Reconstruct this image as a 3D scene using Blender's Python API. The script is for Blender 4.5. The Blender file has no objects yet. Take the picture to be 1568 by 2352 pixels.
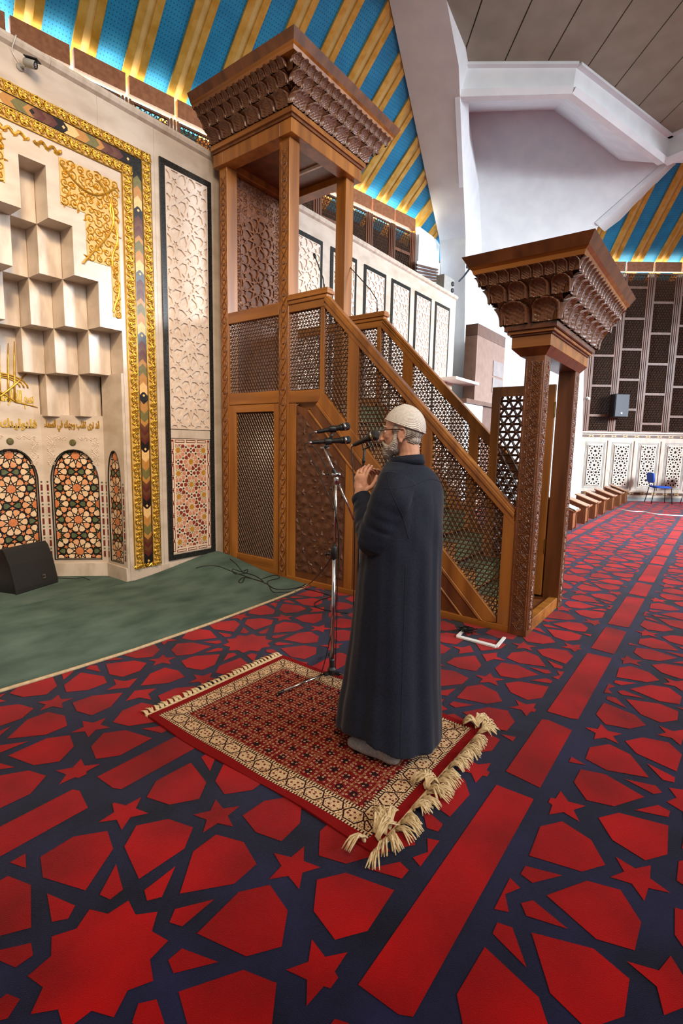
import bpy, bmesh, math, random
from math import sin, cos, pi, radians, sqrt, hypot, atan2
from mathutils import Vector, Matrix, geometry

random.seed(7)
scene = bpy.context.scene
COL = scene.collection

# ------------------------------------------------------------------ camera
# world: X runs along the marble prayer wall, Y points to it, Z up, metres
FOC, PITCH, ROLL, YAW, EYE = 1160.0, radians(7.48), radians(-1.165), radians(36.9), 1.60
fw = Vector((cos(YAW)*cos(PITCH), sin(YAW)*cos(PITCH), -sin(PITCH)))
_r = Vector((sin(YAW), -cos(YAW), 0)); _d = fw.cross(_r)
rgt = _r*cos(ROLL) + _d*sin(ROLL); dwn = _d*cos(ROLL) - _r*sin(ROLL)
EYEP = Vector((0, 0, EYE))
cam_d = bpy.data.cameras.new('camera')
cam_d.sensor_fit = 'VERTICAL'; cam_d.sensor_height = 36.0; cam_d.lens = FOC/2352*36.0
cam_d.clip_start = 0.05; cam_d.clip_end = 200
cam = bpy.data.objects.new('camera', cam_d); COL.objects.link(cam)
M = Matrix((( rgt.x, -dwn.x, -fw.x, 0), (rgt.y, -dwn.y, -fw.y, 0), (rgt.z, -dwn.z, -fw.z, EYE), (0, 0, 0, 1)))
cam.matrix_world = M
scene.camera = cam

def ray(px, py): return fw + rgt*((px-784)/FOC) + dwn*((py-1176)/FOC)
def on_axis(px, py, ax, val):
    v = ray(px, py); return EYEP + v*((val-EYEP[ax])/v[ax])
def on_plane(px, py, n, D):
    v = ray(px, py); return EYEP + v*((D-EYEP.dot(n))/v.dot(n))
def ground(px, py, z=0.0): return on_axis(px, py, 2, z)

# ------------------------------------------------------------------ world, lights, exposure
scene.view_settings.view_transform = 'Standard'; scene.view_settings.look = 'None'
scene.view_settings.gamma = 1.0; scene.view_settings.use_curve_mapping = False
scene.view_settings.exposure = 0.62
world = bpy.data.worlds.new('hall_daylight'); scene.world = world; world.use_nodes = True
bg = world.node_tree.nodes['Background']
bg.inputs[0].default_value = (1.0, 0.93, 0.86, 1); bg.inputs[1].default_value = 0.19

def area(name, loc, target, size, power, color=(1, 1, 1), size_y=None, spread=180):
    l = bpy.data.lights.new(name, 'AREA'); l.energy = power; l.color = color
    l.shape = 'RECTANGLE' if size_y else 'SQUARE'; l.size = size
    if size_y: l.size_y = size_y
    l.spread = radians(spread)
    o = bpy.data.objects.new(name, l); COL.objects.link(o); o.location = loc
    d = Vector(target) - Vector(loc)
    o.rotation_euler = d.to_track_quat('-Z', 'Y').to_euler()
    return o
COOL = (0.82, 0.91, 1.0); WARM = (1.0, 0.80, 0.58)
# added lamps: assumed daylight, no glazing built (right of and behind the photographer)
area('assumed_daylight_far', (13.0, -9.5, 6.0), (12.6, 1.8, 0.3), 6.0, 1300, COOL, 3.0, 84)
area('assumed_daylight_near', (3.0, -9.0, 6.5), (5.2, 3.5, 2.4), 5.0, 190, (0.93, 0.96, 1.0), 4.0, 120)
# added warm lamp out of view, spread narrowed to brighten the marble wall
area('warm_wall_fill', (-1.5, -2.0, 7.0), (3.2, 5.3, 2.4), 2.5, 118, WARM, None, 110)
# assumed warm spotlight, added out of view over the prayer niche
area('assumed_niche_spot', (0.9, 2.0, 5.2), (2.5, 6.0, 1.2), 0.5, 26, (1.0, 0.74, 0.46), None, 80)
# added lamp behind the left rib brightens the pier; assumed slot daylight, no window
area('assumed_pier_daylight', (14.0, 6.6, 7.7), (15.0, 3.6, 6.6), 0.5, 140, COOL, 3.0)

# ------------------------------------------------------------------ helpers
def lin(c):
    c /= 255.0
    return c/12.92 if c <= 0.04045 else ((c+0.055)/1.055)**2.4
def RGB(r, g, b): return (lin(r), lin(g), lin(b), 1.0)

_mats = {}
def pm(name, c1, c2=None, scale=6.0, stretch=(1, 1, 1), rough=0.5, metal=0.0, bump=0.0, bscale=None,
       detail=4.0, coat=0.0, sheen=0.0, lo=0.35, hi=0.65, emit=None, spec=0.5):
    if name in _mats: return _mats[name]
    m = bpy.data.materials.new(name); m.use_nodes = True
    nt = m.node_tree; N = nt.nodes; L = nt.links; b = N['Principled BSDF']
    b.inputs['Roughness'].default_value = rough; b.inputs['Metallic'].default_value = metal
    b.inputs['Coat Weight'].default_value = coat; b.inputs['Coat Roughness'].default_value = 0.18
    b.inputs['Sheen Weight'].default_value = sheen; b.inputs['Sheen Roughness'].default_value = 0.35; b.inputs['Specular IOR Level'].default_value = spec
    tc = N.new('ShaderNodeTexCoord'); mp = N.new('ShaderNodeMapping')
    mp.inputs['Scale'].default_value = stretch; L.new(tc.outputs['Object'], mp.inputs['Vector'])
    nz = N.new('ShaderNodeTexNoise'); nz.inputs['Scale'].default_value = scale; nz.inputs['Detail'].default_value = detail
    L.new(mp.outputs[0], nz.inputs['Vector'])
    rp = N.new('ShaderNodeValToRGB'); rp.color_ramp.elements[0].position = lo; rp.color_ramp.elements[1].position = hi
    rp.color_ramp.elements[0].color = c1; rp.color_ramp.elements[1].color = c2 or c1
    L.new(nz.outputs['Fac'], rp.inputs['Fac']); L.new(rp.outputs['Color'], b.inputs['Base Color'])
    if bump:
        bn = N.new('ShaderNodeBump'); bn.inputs['Strength'].default_value = bump; bn.inputs['Distance'].default_value = 0.02
        if bscale:
            n2 = N.new('ShaderNodeTexNoise'); n2.inputs['Scale'].default_value = bscale; n2.inputs['Detail'].default_value = 3
            L.new(mp.outputs[0], n2.inputs['Vector']); L.new(n2.outputs['Fac'], bn.inputs['Height'])
        else: L.new(nz.outputs['Fac'], bn.inputs['Height'])
        L.new(bn.outputs['Normal'], b.inputs['Normal'])
    if emit:
        b.inputs['Emission Color'].default_value = emit[0]; b.inputs['Emission Strength'].default_value = emit[1]
    _mats[name] = m; return m

class XN:                                   # tiny node arithmetic
    nt = None
    def __init__(s, k): s.k = k
    @staticmethod
    def op(o, *a):
        n = XN.nt.nodes.new('ShaderNodeMath'); n.operation = o
        for i, q in enumerate(a):
            if isinstance(q, XN): XN.nt.links.new(q.k, n.inputs[i])
            else: n.inputs[i].default_value = q
        return XN(n.outputs[0])
    def __add__(s, o): return XN.op('ADD', s, o)
    def __sub__(s, o): return XN.op('SUBTRACT', s, o)
    def __rsub__(s, o): return XN.op('SUBTRACT', o, s)
    def __mul__(s, o): return XN.op('MULTIPLY', s, o)
    def __truediv__(s, o): return XN.op('DIVIDE', s, o)
    def lt(s, o): return XN.op('LESS_THAN', s, o)
    def gt(s, o): return XN.op('GREATER_THAN', s, o)
    def abs(s): return XN.op('ABSOLUTE', s)
    def cell(s, p): return (XN.op('FRACT', s/p)-0.5)*p
    def __and__(s, o): return XN.op('MULTIPLY', s, o)
    def __or__(s, o): return XN.op('MAXIMUM', s, o)
def perforated(m, phi, pitch=.048, r=.0085, dark=.45):
    """punched acoustic holes in a sheet whose ribs run square to a wall turned by phi"""
    XN.nt = m.node_tree; N = XN.nt.nodes; L = XN.nt.links; b = N['Principled BSDF']
    src = b.inputs['Base Color'].links[0].from_socket
    tc = N.new('ShaderNodeTexCoord'); sp = N.new('ShaderNodeSeparateXYZ'); L.new(tc.outputs['Object'], sp.inputs[0])
    x, y = XN(sp.outputs[0]), XN(sp.outputs[1]); p = radians(phi)
    u = (x*cos(p)-y*sin(p)).cell(pitch); d = (x*sin(p)+y*cos(p)).cell(pitch)
    f = (u*u+d*d).lt(r*r); mx = N.new('ShaderNodeMix'); mx.data_type = 'RGBA'; mx.blend_type = 'MULTIPLY'
    L.new(f.k, mx.inputs[0]); L.new(src, mx.inputs[6]); mx.inputs[7].default_value = (dark, dark, dark, 1); L.new(mx.outputs[2], b.inputs['Base Color'])
    return m
def wloc(o):
    v = Vector((0, 0, 0))
    while o: v += o.location; o = o.parent
    return v

class MB:
    """collects shapes (world coordinates) into one mesh"""
    def __init__(s): s.v = []; s.f = []; s.m = []
    def add(s, vs, fs, mi=0):
        o = len(s.v); s.v += [tuple(p) for p in vs]
        for f in fs: s.f.append(tuple(i+o for i in f)); s.m.append(mi)
        return s
    def box(s, x0, x1, y0, y1, z0, z1, mi=0):
        vs = [(x, y, z) for z in (z0, z1) for y in (y0, y1) for x in (x0, x1)]
        return s.add(vs, [(0, 2, 3, 1), (4, 5, 7, 6), (0, 1, 5, 4), (2, 6, 7, 3), (0, 4, 6, 2), (1, 3, 7, 5)], mi)
    def cbox(s, c, size, mi=0, R=None):
        hx, hy, hz = size[0]/2, size[1]/2, size[2]/2
        vs = [Vector((x, y, z)) for z in (-hz, hz) for y in (-hy, hy) for x in (-hx, hx)]
        if R is not None: vs = [R @ p for p in vs]
        c = Vector(c)
        return s.add([p+c for p in vs], [(0, 2, 3, 1), (4, 5, 7, 6), (0, 1, 5, 4), (2, 6, 7, 3), (0, 4, 6, 2), (1, 3, 7, 5)], mi)
    def prism(s, poly, fr, w0, w1, mi=0):
        """poly in (u,v), fr(u,v,w)->world; closed solid between w0 and w1"""
        n = len(poly)
        vs = [fr(u, v, w0) for u, v in poly] + [fr(u, v, w1) for u, v in poly]
        fs = [tuple(range(n))[::-1], tuple(range(n, 2*n))]
        fs += [(i, (i+1) % n, n+(i+1) % n, n+i) for i in range(n)]
        return s.add(vs, fs, mi)
    def poly(s, pts, mi=0): return s.add(pts, [tuple(range(len(pts)))], mi)
    def tube(s, path, r, n=6, mi=0, cap=True, flat=None):
        """r: number or list; flat=(axis Vector, factor) squeezes the section along an axis"""
        P = [Vector(p) for p in path]; k = len(P)
        R = r if isinstance(r, (list, tuple)) else [r]*k
        up = None; vs = []
        for i in range(k):
            t = (P[min(i+1, k-1)] - P[max(i-1, 0)])
            if t.length < 1e-9: t = Vector((0, 0, 1))
            t.normalize()
            if up is None:
                a = Vector((0, 0, 1)) if abs(t.z) < 0.9 else Vector((1, 0, 0)); up = t.cross(a).normalized()
            else:
                up = (up - t*up.dot(t))
                up = up.normalized() if up.length > 1e-6 else t.orthogonal().normalized()
            q = t.cross(up)
            for j in range(n):
                a = 2*pi*j/n; o = (up*cos(a) + q*sin(a))*R[i]
                if flat: o = o - flat[0]*(o.dot(flat[0])*(1-flat[1]))
                vs.append(P[i]+o)
        fs = [(i*n+j, i*n+(j+1) % n, (i+1)*n+(j+1) % n, (i+1)*n+j) for i in range(k-1) for j in range(n)]
        if cap: fs += [tuple(range(n))[::-1], tuple(range((k-1)*n, k*n))]
        return s.add(vs, fs, mi)
    def lathe(s, prof, c, ax=Vector((0, 0, 1)), n=16, mi=0, sx=1.0):
        """prof: list of (radius, height along ax)"""
        ax = Vector(ax).normalized(); u = ax.orthogonal().normalized(); q = ax.cross(u); c = Vector(c)
        vs = [c + ax*h + (u*cos(2*pi*j/n) + q*sin(2*pi*j/n)*sx)*rr for rr, h in prof for j in range(n)]
        k = len(prof)
        fs = [(i*n+j, i*n+(j+1) % n, (i+1)*n+(j+1) % n, (i+1)*n+j) for i in range(k-1) for j in range(n)]
        fs += [tuple(range(n))[::-1], tuple(range((k-1)*n, k*n))]
        return s.add(vs, fs, mi)
    def ell(s, c, rad, R=None, nu=16, nv=10, mi=0):
        c = Vector(c); vs = []; 
        vs.append((0, 0, -rad[2]))
        for i in range(1, nv):
            a = -pi/2 + pi*i/nv
            for j in range(nu): b = 2*pi*j/nu; vs.append((rad[0]*cos(a)*cos(b), rad[1]*cos(a)*sin(b), rad[2]*sin(a)))
        vs.append((0, 0, rad[2]))
        vs = [(R @ Vector(p) if R is not None else Vector(p)) + c for p in vs]
        fs = [(0, 1+(j+1) % nu, 1+j) for j in range(nu)]
        for i in range(nv-2):
            for j in range(nu): a = 1+i*nu; fs.append((a+j, a+(j+1) % nu, a+nu+(j+1) % nu, a+nu+j))
        t = len(vs)-1; a = 1+(nv-2)*nu
        fs += [(a+j, a+(j+1) % nu, t) for j in range(nu)]
        return s.add(vs, fs, mi)
    def mesh(s, name, mats, org=(0, 0, 0), smooth=False):
        me = bpy.data.meshes.new(name); o = Vector(org)
        me.from_pydata([tuple(Vector(p)-o) for p in s.v], [], s.f)
        for m in (mats if isinstance(mats, (list, tuple)) else [mats]): me.materials.append(m)
        me.polygons.foreach_set('material_index', s.m)
        if smooth: me.polygons.foreach_set('use_smooth', [True]*len(me.polygons))
        me.update(); return me
    def build(s, name, mats, parent=None, smooth=False, bevel=0.0, seg=2, fix=True):
        if parent: org = wloc(parent)
        else:
            xs = [p[0] for p in s.v]; ys = [p[1] for p in s.v]; zs = [p[2] for p in s.v]
            org = Vector(((min(xs)+max(xs))/2, (min(ys)+max(ys))/2, min(zs)))
        me = s.mesh(name, mats, org, smooth)
        if fix:
            bm = bmesh.new(); bm.from_mesh(me); bmesh.ops.recalc_face_normals(bm, faces=bm.faces); bm.to_mesh(me); bm.free()
        o = bpy.data.objects.new(name, me); COL.objects.link(o)
        if parent: o.parent = parent
        else: o.location = org
        if bevel:
            b = o.modifiers.new('bevel', 'BEVEL'); b.width = bevel; b.segments = seg; b.limit_method = 'ANGLE'
        return o

_ts = bpy.data.scenes.new('scratch')
def evaluated(o):
    """mesh of an object with its modifiers, worked out in a scratch scene of its own"""
    _ts.collection.objects.link(o)
    with bpy.context.temp_override(scene=_ts, view_layer=_ts.view_layers[0]): dg = bpy.context.evaluated_depsgraph_get()
    dg.update()
    me = bpy.data.meshes.new_from_object(o.evaluated_get(dg)); _ts.collection.objects.unlink(o); bpy.data.objects.remove(o); return me
def piece(name, me, parent, loc, rot=None, scale=None):
    o = bpy.data.objects.new(name, me); COL.objects.link(o); o.parent = parent
    o.location = Vector(loc) - (wloc(parent) if parent else Vector((0, 0, 0)))
    if rot is not None: o.rotation_euler = rot
    if scale is not None: o.scale = scale
    return o
def tag(o, label, cat, group=None, kind=None):
    o['label'] = label; o['category'] = cat
    if group: o['group'] = group
    if kind: o['kind'] = kind
    return o
def thing(name, label, cat, loc, group=None):
    o = bpy.data.objects.new(name, None); COL.objects.link(o); o.location = loc
    o.empty_display_size = 0.1
    return tag(o, label, cat, group)
def struct(o, label=None):
    o['kind'] = 'structure'
    if label: o['label'] = label
    return o
def stuff(o): o['kind'] = 'stuff'; return o

def FR(o, u, v, w):
    o, u, v, w = Vector(o), Vector(u), Vector(v), Vector(w)
    return lambda a, b, c=0.0: o + u*a + v*b + w*c

# --- ten-fold star pattern (the carpet, the carved panels and the mosaics all use it)
def _pol(r, a): a = radians(a); return (r*cos(a), r*sin(a))
def rosette_lattice(k, rect, cx=0.0, cy=0.0, swap=False, grow=1.0, clip=None, fill=True):
    """polygons (kind, pts) of the pattern scaled by k, one star at (cx,cy), clipped to rect=(x0,x1,y0,y1)"""
    base = []
    base.append(('star', [_pol(0.192 if i % 2 == 0 else 0.149, 18*i) for i in range(20)]))
    for i in range(10):
        a = 18+36*i; base.append(('kite', [_pol(0.214, a), _pol(0.246, a+8.6), _pol(0.365, a), _pol(0.246, a-8.6)]))
        a = 36*i
        base.append(('petal', [_pol(0.296, a), _pol(0.452, a-14.8), _pol(0.557, a-11.9), _pol(0.586, a), _pol(0.557, a+11.9), _pol(0.452, a+14.8)]))
    x0, x1, y0, y1 = rect; out = []; seen = []
    sx, sy = (1.53, 2.02) if swap else (2.02, 1.53)
    sx *= k; sy *= k
    def T(p): return (p[1], p[0]) if swap else p
    i0, i1 = int((x0-cx)/sx)-2, int((x1-cx)/sx)+2; j0, j1 = int((y0-cy)/sy)-2, int((y1-cy)/sy)+2
    for i in range(i0, i1+1):
        for j in range(j0, j1+1):
            for h in (0, 1):
                ox, oy = cx+sx*(i+0.5*h), cy+sy*(j+0.5*h)
                if ox < x0-1.4*k or ox > x1+0.8*k or oy < y0-0.8*k or oy > y1+0.8*k: continue
                for kd, ps in base:
                    q = [(T(p)[0]*k, T(p)[1]*k) for p in ps]
                    if grow != 1.0:
                        mx = sum(p[0] for p in q)/len(q); my = sum(p[1] for p in q)/len(q)
                        q = [(mx+(p[0]-mx)*grow, my+(p[1]-my)*grow) for p in q]
                    out.append((kd, [(ox+p[0], oy+p[1]) for p in q]))
                if fill:                   # the bow-tie between four rosettes: two petals and two three-pointed stars
                    bx, by = ox+sx/2, oy
                    for sg in (-1, 1):
                        out.append(('fill', [(bx+sg*k*u_, by+k*v_) for u_, v_ in ((.062, 0), (.20, .108), (.322, .116), (.352, 0), (.322, -.116), (.20, -.108))]))
                        out.append(('star5', [(bx+k*u_, by+sg*k*v_) for u_, v_ in ((-.108, .113), (-.03, .138), (0, .222), (.03, .138), (.108, .113), (0, .034))]))
                for n in range(10):
                    if fill and n in (2, 7): continue
                    c = T(_pol(0.652*k, 18+36*n)); c = (c[0]+ox, c[1]+oy)
                    if any(hypot(c[0]-s[0], c[1]-s[1]) < 0.1*k for s in seen): continue
                    seen.append(c); aim = atan2(oy-c[1], ox-c[0])
                    g = grow
                    out.append(('star5', [(c[0]+k*g*(0.1 if m % 2 == 0 else 0.044)*cos(aim+m*pi/5), c[1]+k*g*(0.1 if m % 2 == 0 else 0.044)*sin(aim+m*pi/5)) for m in range(10)]))
    cl = clip or [(x0, y0), (x1, y0), (x1, y1), (x0, y1)]
    res = []
    for kd, ps in out:
        c = clip_poly(ps, cl)
        if len(c) >= 3 and abs(area2(c)) > 2e-4*k*k: res.append((kd, c))
    return res
def area2(p): return 0.5*sum(p[i][0]*p[(i+1) % len(p)][1]-p[(i+1) % len(p)][0]*p[i][1] for i in range(len(p)))
def clip_poly(sub, cl):
    if area2(cl) < 0: cl = cl[::-1]
    out = sub
    for i in range(len(cl)):
        a, b = cl[i], cl[(i+1) % len(cl)]; ex, ey = b[0]-a[0], b[1]-a[1]
        ins = lambda p: ex*(p[1]-a[1])-ey*(p[0]-a[0]) >= 0
        src = out; out = []
        for j in range(len(src)):
            p, q = src[j], src[(j+1) % len(src)]
            ip, iq = ins(p), ins(q)
            if ip: out.append(p)
            if ip != iq:
                d = ex*(q[1]-p[1])-ey*(q[0]-p[0])
                if abs(d) > 1e-12:
                    t = -(ex*(p[1]-a[1])-ey*(p[0]-a[0]))/d; out.append((p[0]+t*(q[0]-p[0]), p[1]+t*(q[1]-p[1])))
        if not out: return []
    r = []
    for p in out:
        if not r or hypot(p[0]-r[-1][0], p[1]-r[-1][1]) > 1e-5: r.append(p)
    if len(r) > 1 and hypot(r[0][0]-r[-1][0], r[0][1]-r[-1][1]) < 1e-5: r.pop()
    return r
def pierced(mb, outer, holes, fr, w0, w1, mi=0, walls=True):
    """plate with holes: the straps between the pattern pieces; front at w1, hole sides down to w0"""
    outer = outer if area2(outer) > 0 else outer[::-1]; holes = [h if area2(h) > 0 else h[::-1] for h in holes]
    vs = [Vector(p) for p in outer]; fcs = [list(range(len(outer)))]
    for h in holes:
        o = len(vs); vs += [Vector(p) for p in h]; fcs.append(list(range(o, o+len(h))))
    V, E, Fc, ov, oe, of = geometry.delaunay_2d_cdt(vs, [], fcs, 0, 1e-5)
    tri = [f for f, ids in zip(Fc, of) if ids and ids == [0]]
    mb.add([fr(p.x, p.y, w1) for p in V], tri, mi)
    if walls:
        for h in [outer]+holes:
            n = len(h)
            mb.add([fr(p[0], p[1], w1) for p in h]+[fr(p[0], p[1], w0) for p in h], [(i, (i+1) % n, n+(i+1) % n, n+i) for i in range(n)], mi)

def lattice(mb, poly, fr, pitch, r=None, mi=0, nodes=True, depth=1.0, angs=(0, 60, 120)):
    """turned-wood lattice: bars in three directions inside a convex polygon, a bead at each crossing"""
    if area2(poly) < 0: poly = poly[::-1]
    r = r or pitch*0.13
    cx = sum(p[0] for p in poly)/len(poly); cy = sum(p[1] for p in poly)/len(poly)
    rad = max(hypot(p[0]-cx, p[1]-cy) for p in poly); hgt = pitch*sqrt(3)/2
    for a in angs:
        d = (cos(radians(a)), sin(radians(a))); n = (-d[1], d[0])
        for i in range(-int(rad/hgt)-1, int(rad/hgt)+2):
            o = (cx+n[0]*i*hgt, cy+n[1]*i*hgt); t0, t1 = -1e9, 1e9
            for j in range(len(poly)):
                p, q = poly[j], poly[(j+1) % len(poly)]; ex, ey = q[0]-p[0], q[1]-p[1]
                num = ex*(o[1]-p[1])-ey*(o[0]-p[0]); den = ex*d[1]-ey*d[0]
                if abs(den) < 1e-9:
                    if num < 0: t0, t1 = 1, 0
                else:
                    t = -num/den
                    if den > 0: t0 = max(t0, t)
                    else: t1 = min(t1, t)
            if t1-t0 > 0.005:
                mb.tube([fr(o[0]+d[0]*t0, o[1]+d[1]*t0), fr(o[0]+d[0]*t1, o[1]+d[1]*t1)], r, 4, mi, cap=False)
    if nodes:
        W = (fr(0, 0, 1)-fr(0, 0, 0)).normalized(); U = (fr(1, 0)-fr(0, 0)).normalized(); Vv = (fr(0, 1)-fr(0, 0)).normalized()
        b = r*1.9
        K = int(rad/hgt)+2
        for i in range(-K, K+1):
            for j in range(-K-2, K+3):
                x = cx+(j+0.5*(i % 2))*pitch; y = cy+i*hgt
                if all((q[0]-p[0])*(y-p[1])-(q[1]-p[1])*(x-p[0]) > 0 for p, q in zip(poly, poly[1:]+poly[:1])):
                    c = fr(x, y)
                    mb.add([c+U*b, c+Vv*b, c-U*b, c-Vv*b, c+W*b, c-W*b],
                           [(0, 1, 4), (1, 2, 4), (2, 3, 4), (3, 0, 4), (1, 0, 5), (2, 1, 5), (3, 2, 5), (0, 3, 5)], mi)

def spiral(mb, fr, c, r0, a0, turns, hand, th, w, mi=0, n=14, sides=4):
    pts = []; rr = []
    for i in range(n):
        t = i/(n-1); r = r0*(1-t)**0.8+0.004*0; a = a0+hand*turns*2*pi*t
        pts.append(fr(c[0]+r*cos(a), c[1]+r*sin(a), w)); rr.append(th*(1-0.45*t))
    mb.tube(pts, rr, sides, mi)
    mb.lathe([(th*0.6, -th*0.5), (th*1.5, 0), (th*0.6, th*0.9)], fr(c[0], c[1], w), fr(0, 0, 1)-fr(0, 0, 0), 6, mi)
def leaf(mb, fr, c, ang, ln, wd, w, mi=0):
    d = (cos(ang), sin(ang)); n = (-d[1], d[0])
    f = lambda a, b, h: fr(c[0]+d[0]*a*ln+n[0]*b*wd, c[1]+d[1]*a*ln+n[1]*b*wd, w+h)
    h = wd*0.5
    mb.add([f(0, 0, -h), f(.35, .5, -h), f(1, 0, -h), f(.35, -.5, -h), f(.15, 0, h), f(.7, 0, h*.7)],
           [(0, 1, 4), (1, 5, 4), (1, 2, 5), (2, 3, 5), (3, 4, 5), (3, 0, 4)], mi)
def vine(mb, fr, u0, v0, v1, width, period, th, mi=0, w=0.0):
    """scrolling stem with a spiral in every bend and leaves between, growing along v"""
    n = max(2, int((v1-v0)/period*12)); a = width*0.28
    mb.tube([fr(u0+a*sin(2*pi*((v0+(v1-v0)*i/n)-v0)/period), v0+(v1-v0)*i/n, w) for i in range(n+1)], th, 4, mi)
    k = int((v1-v0)/(period/2))
    for i in range(k):
        v = v0+(i+0.5)*period/2; s = 1 if i % 2 else -1
        spiral(mb, fr, (u0+s*width*0.2, v), width*0.27, pi/2*(1+s), 1.6, s, th*0.85, w, mi)
        leaf(mb, fr, (u0-s*width*0.3, v+period*0.02), pi/2+s*0.9, width*0.26, width*0.2, w, mi)
        leaf(mb, fr, (u0-s*width*0.32, v-period*0.05), -pi/2-s*0.7, width*0.24, width*0.18, w, mi)
        leaf(mb, fr, (u0+s*width*0.42, v+period*0.2), pi/2-s*0.2, width*0.2, width*0.14, w, mi)

# ------------------------------------------------------------------ materials
M_marble = pm('marble', RGB(186, 168, 150), RGB(208, 192, 176), 3.2, (1, 1, 2.2), rough=0.28, detail=9, lo=0.3, hi=0.6)
M_marble2 = pm('marble_slab', RGB(190, 172, 154), RGB(212, 196, 180), 5.0, (2.5, 1, 0.7), rough=0.3, detail=9, lo=0.34, hi=0.58)
M_carved = pm('carved_marble', RGB(214, 194, 176), RGB(226, 208, 192), 8, rough=0.6)
M_granite = pm('black_granite', RGB(26, 26, 26), RGB(48, 48, 46), 60, rough=0.25)
M_gold = pm('gilding', RGB(205, 158, 52), RGB(228, 184, 84), 30, rough=0.36, metal=0.75)
M_goldbase = pm('gilded_ground', RGB(196, 158, 88), RGB(206, 172, 108), 12, rough=0.55, metal=0.15)
M_wood = pm('minbar_wood', RGB(126, 74, 24), RGB(168, 106, 40), 9, (1, 1, 0.08), rough=0.38, detail=6, coat=0.25)
M_woodh = pm('minbar_wood_level', RGB(126, 74, 24), RGB(168, 106, 40), 9, (1, 0.08, 1), rough=0.38, detail=6, coat=0.25)
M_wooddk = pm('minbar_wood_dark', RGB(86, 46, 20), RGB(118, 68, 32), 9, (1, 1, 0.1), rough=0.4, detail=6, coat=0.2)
M_carve = pm('carved_wood', RGB(94, 50, 20), RGB(134, 78, 34), 22, rough=0.24, detail=6, bump=0.5, bscale=90, coat=0.7)
M_panelbr = pm('embossed_panel', RGB(72, 40, 24), RGB(98, 58, 36), 18, rough=0.42, bump=0.25, bscale=120, coat=0.2)
M_lat = pm('lattice_wood', RGB(60, 36, 20), RGB(90, 56, 32), 30, rough=0.4, coat=0.3)
M_screen = pm('screen_wood', RGB(92, 54, 34), RGB(120, 74, 48), 8, (1, 1, 0.1), rough=0.45)
M_board = pm('fascia_board', RGB(140, 84, 50), RGB(162, 104, 66), 14, rough=0.5)
M_lat2 = pm('screen_lattice', RGB(52, 34, 24), RGB(78, 52, 36), 20, rough=0.5)
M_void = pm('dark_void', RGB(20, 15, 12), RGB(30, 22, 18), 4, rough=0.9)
M_plaster = pm('white_plaster', RGB(226, 230, 234), RGB(234, 238, 240), 2.5, rough=0.8, bump=0.05, bscale=40)
M_tan = pm('tan_ceiling_panel', RGB(142, 136, 118), RGB(154, 148, 130), 2, rough=0.6)
M_blue = perforated(pm('blue_acoustic_panel', RGB(24, 124, 172), RGB(34, 140, 186), 3, rough=0.55), 10)
M_blue2nd = perforated(pm('blue_acoustic_panel_far', RGB(24, 124, 172), RGB(34, 140, 186), 3, rough=0.55), 55)
M_ribgold = pm('gold_rib', RGB(196, 146, 52), RGB(216, 172, 84), 6, (1, 1, 1), rough=0.4, metal=0.25)
M_ribcream = pm('cream_channel', RGB(196, 160, 92), RGB(212, 178, 112), 6, rough=0.55)
M_black = pm('black_plastic', RGB(18, 18, 19), RGB(30, 30, 31), 40, rough=0.45)
M_cloth = pm('speaker_cloth', RGB(20, 18, 17), RGB(34, 31, 29), 160, rough=0.85)
M_chrome = pm('chrome', RGB(190, 190, 192), RGB(215, 215, 218), 10, rough=0.15, metal=1.0)
M_brass = pm('brass', RGB(186, 152, 74), RGB(206, 174, 96), 20, rough=0.25, metal=1.0)
M_white = pm('white_paint', RGB(226, 222, 216), RGB(234, 230, 226), 6, rough=0.5)
M_grey = pm('grey_paint', RGB(150, 148, 142), RGB(164, 162, 156), 10, rough=0.5)
# ================================================================== floor
# red carpet with navy straps: navy ground, the red figures woven in as slightly raised pile
M_navy = pm('navy_pile', RGB(12, 12, 28), RGB(32, 32, 68), 3.0, rough=0.95, bump=0.5, bscale=420, sheen=0.12, lo=0.3, hi=0.7, spec=0.1)
M_red = pm('red_pile', RGB(124, 0, 1), RGB(182, 0, 3), 2.4, rough=0.95, bump=0.5, bscale=420, sheen=0.10, lo=0.3, hi=0.7, spec=0.1)
b = MB(); b.box(-3.5, 22.5, -6.0, 10.0, -0.05, 0.0)
floor = struct(b.build('floor', M_navy), 'red and navy star-patterned carpet of the prayer hall')
b = MB(); SX, SY, PX, PY = 0.668, 1.405, 2.02, 1.53
def flat(ps, z=0.003):
    if area2(ps) < 0: ps = ps[::-1]
    b.add([(x, y, z) for x, y in ps], [tuple(range(len(ps)))])
for j in range(-4, 4):
    yc = SY+PY*j                       # one band of stars between two stripes
    for kd, ps in rosette_lattice(1.0, (-3.0, 21.0, yc-0.62, yc+0.62), SX, SY, grow=1.04): flat(ps)
    for i in range(-2, 11):
        x = SX+PX*i; y = yc-PY/2
        flat([(x-0.33, y-0.086), (x+0.30, y-0.086), (x+0.33, y+0.05), (x+0.315, y+0.086), (x-0.31, y+0.086)])
        m = x+PX/2
        flat([(m-0.575, y-0.05), (m-0.555, y-0.086), (m+0.58, y-0.086), (m+0.57, y+0.086), (m-0.58, y+0.086)])
motif = stuff(b.build('red_figure', M_red, floor, fix=False))

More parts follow.
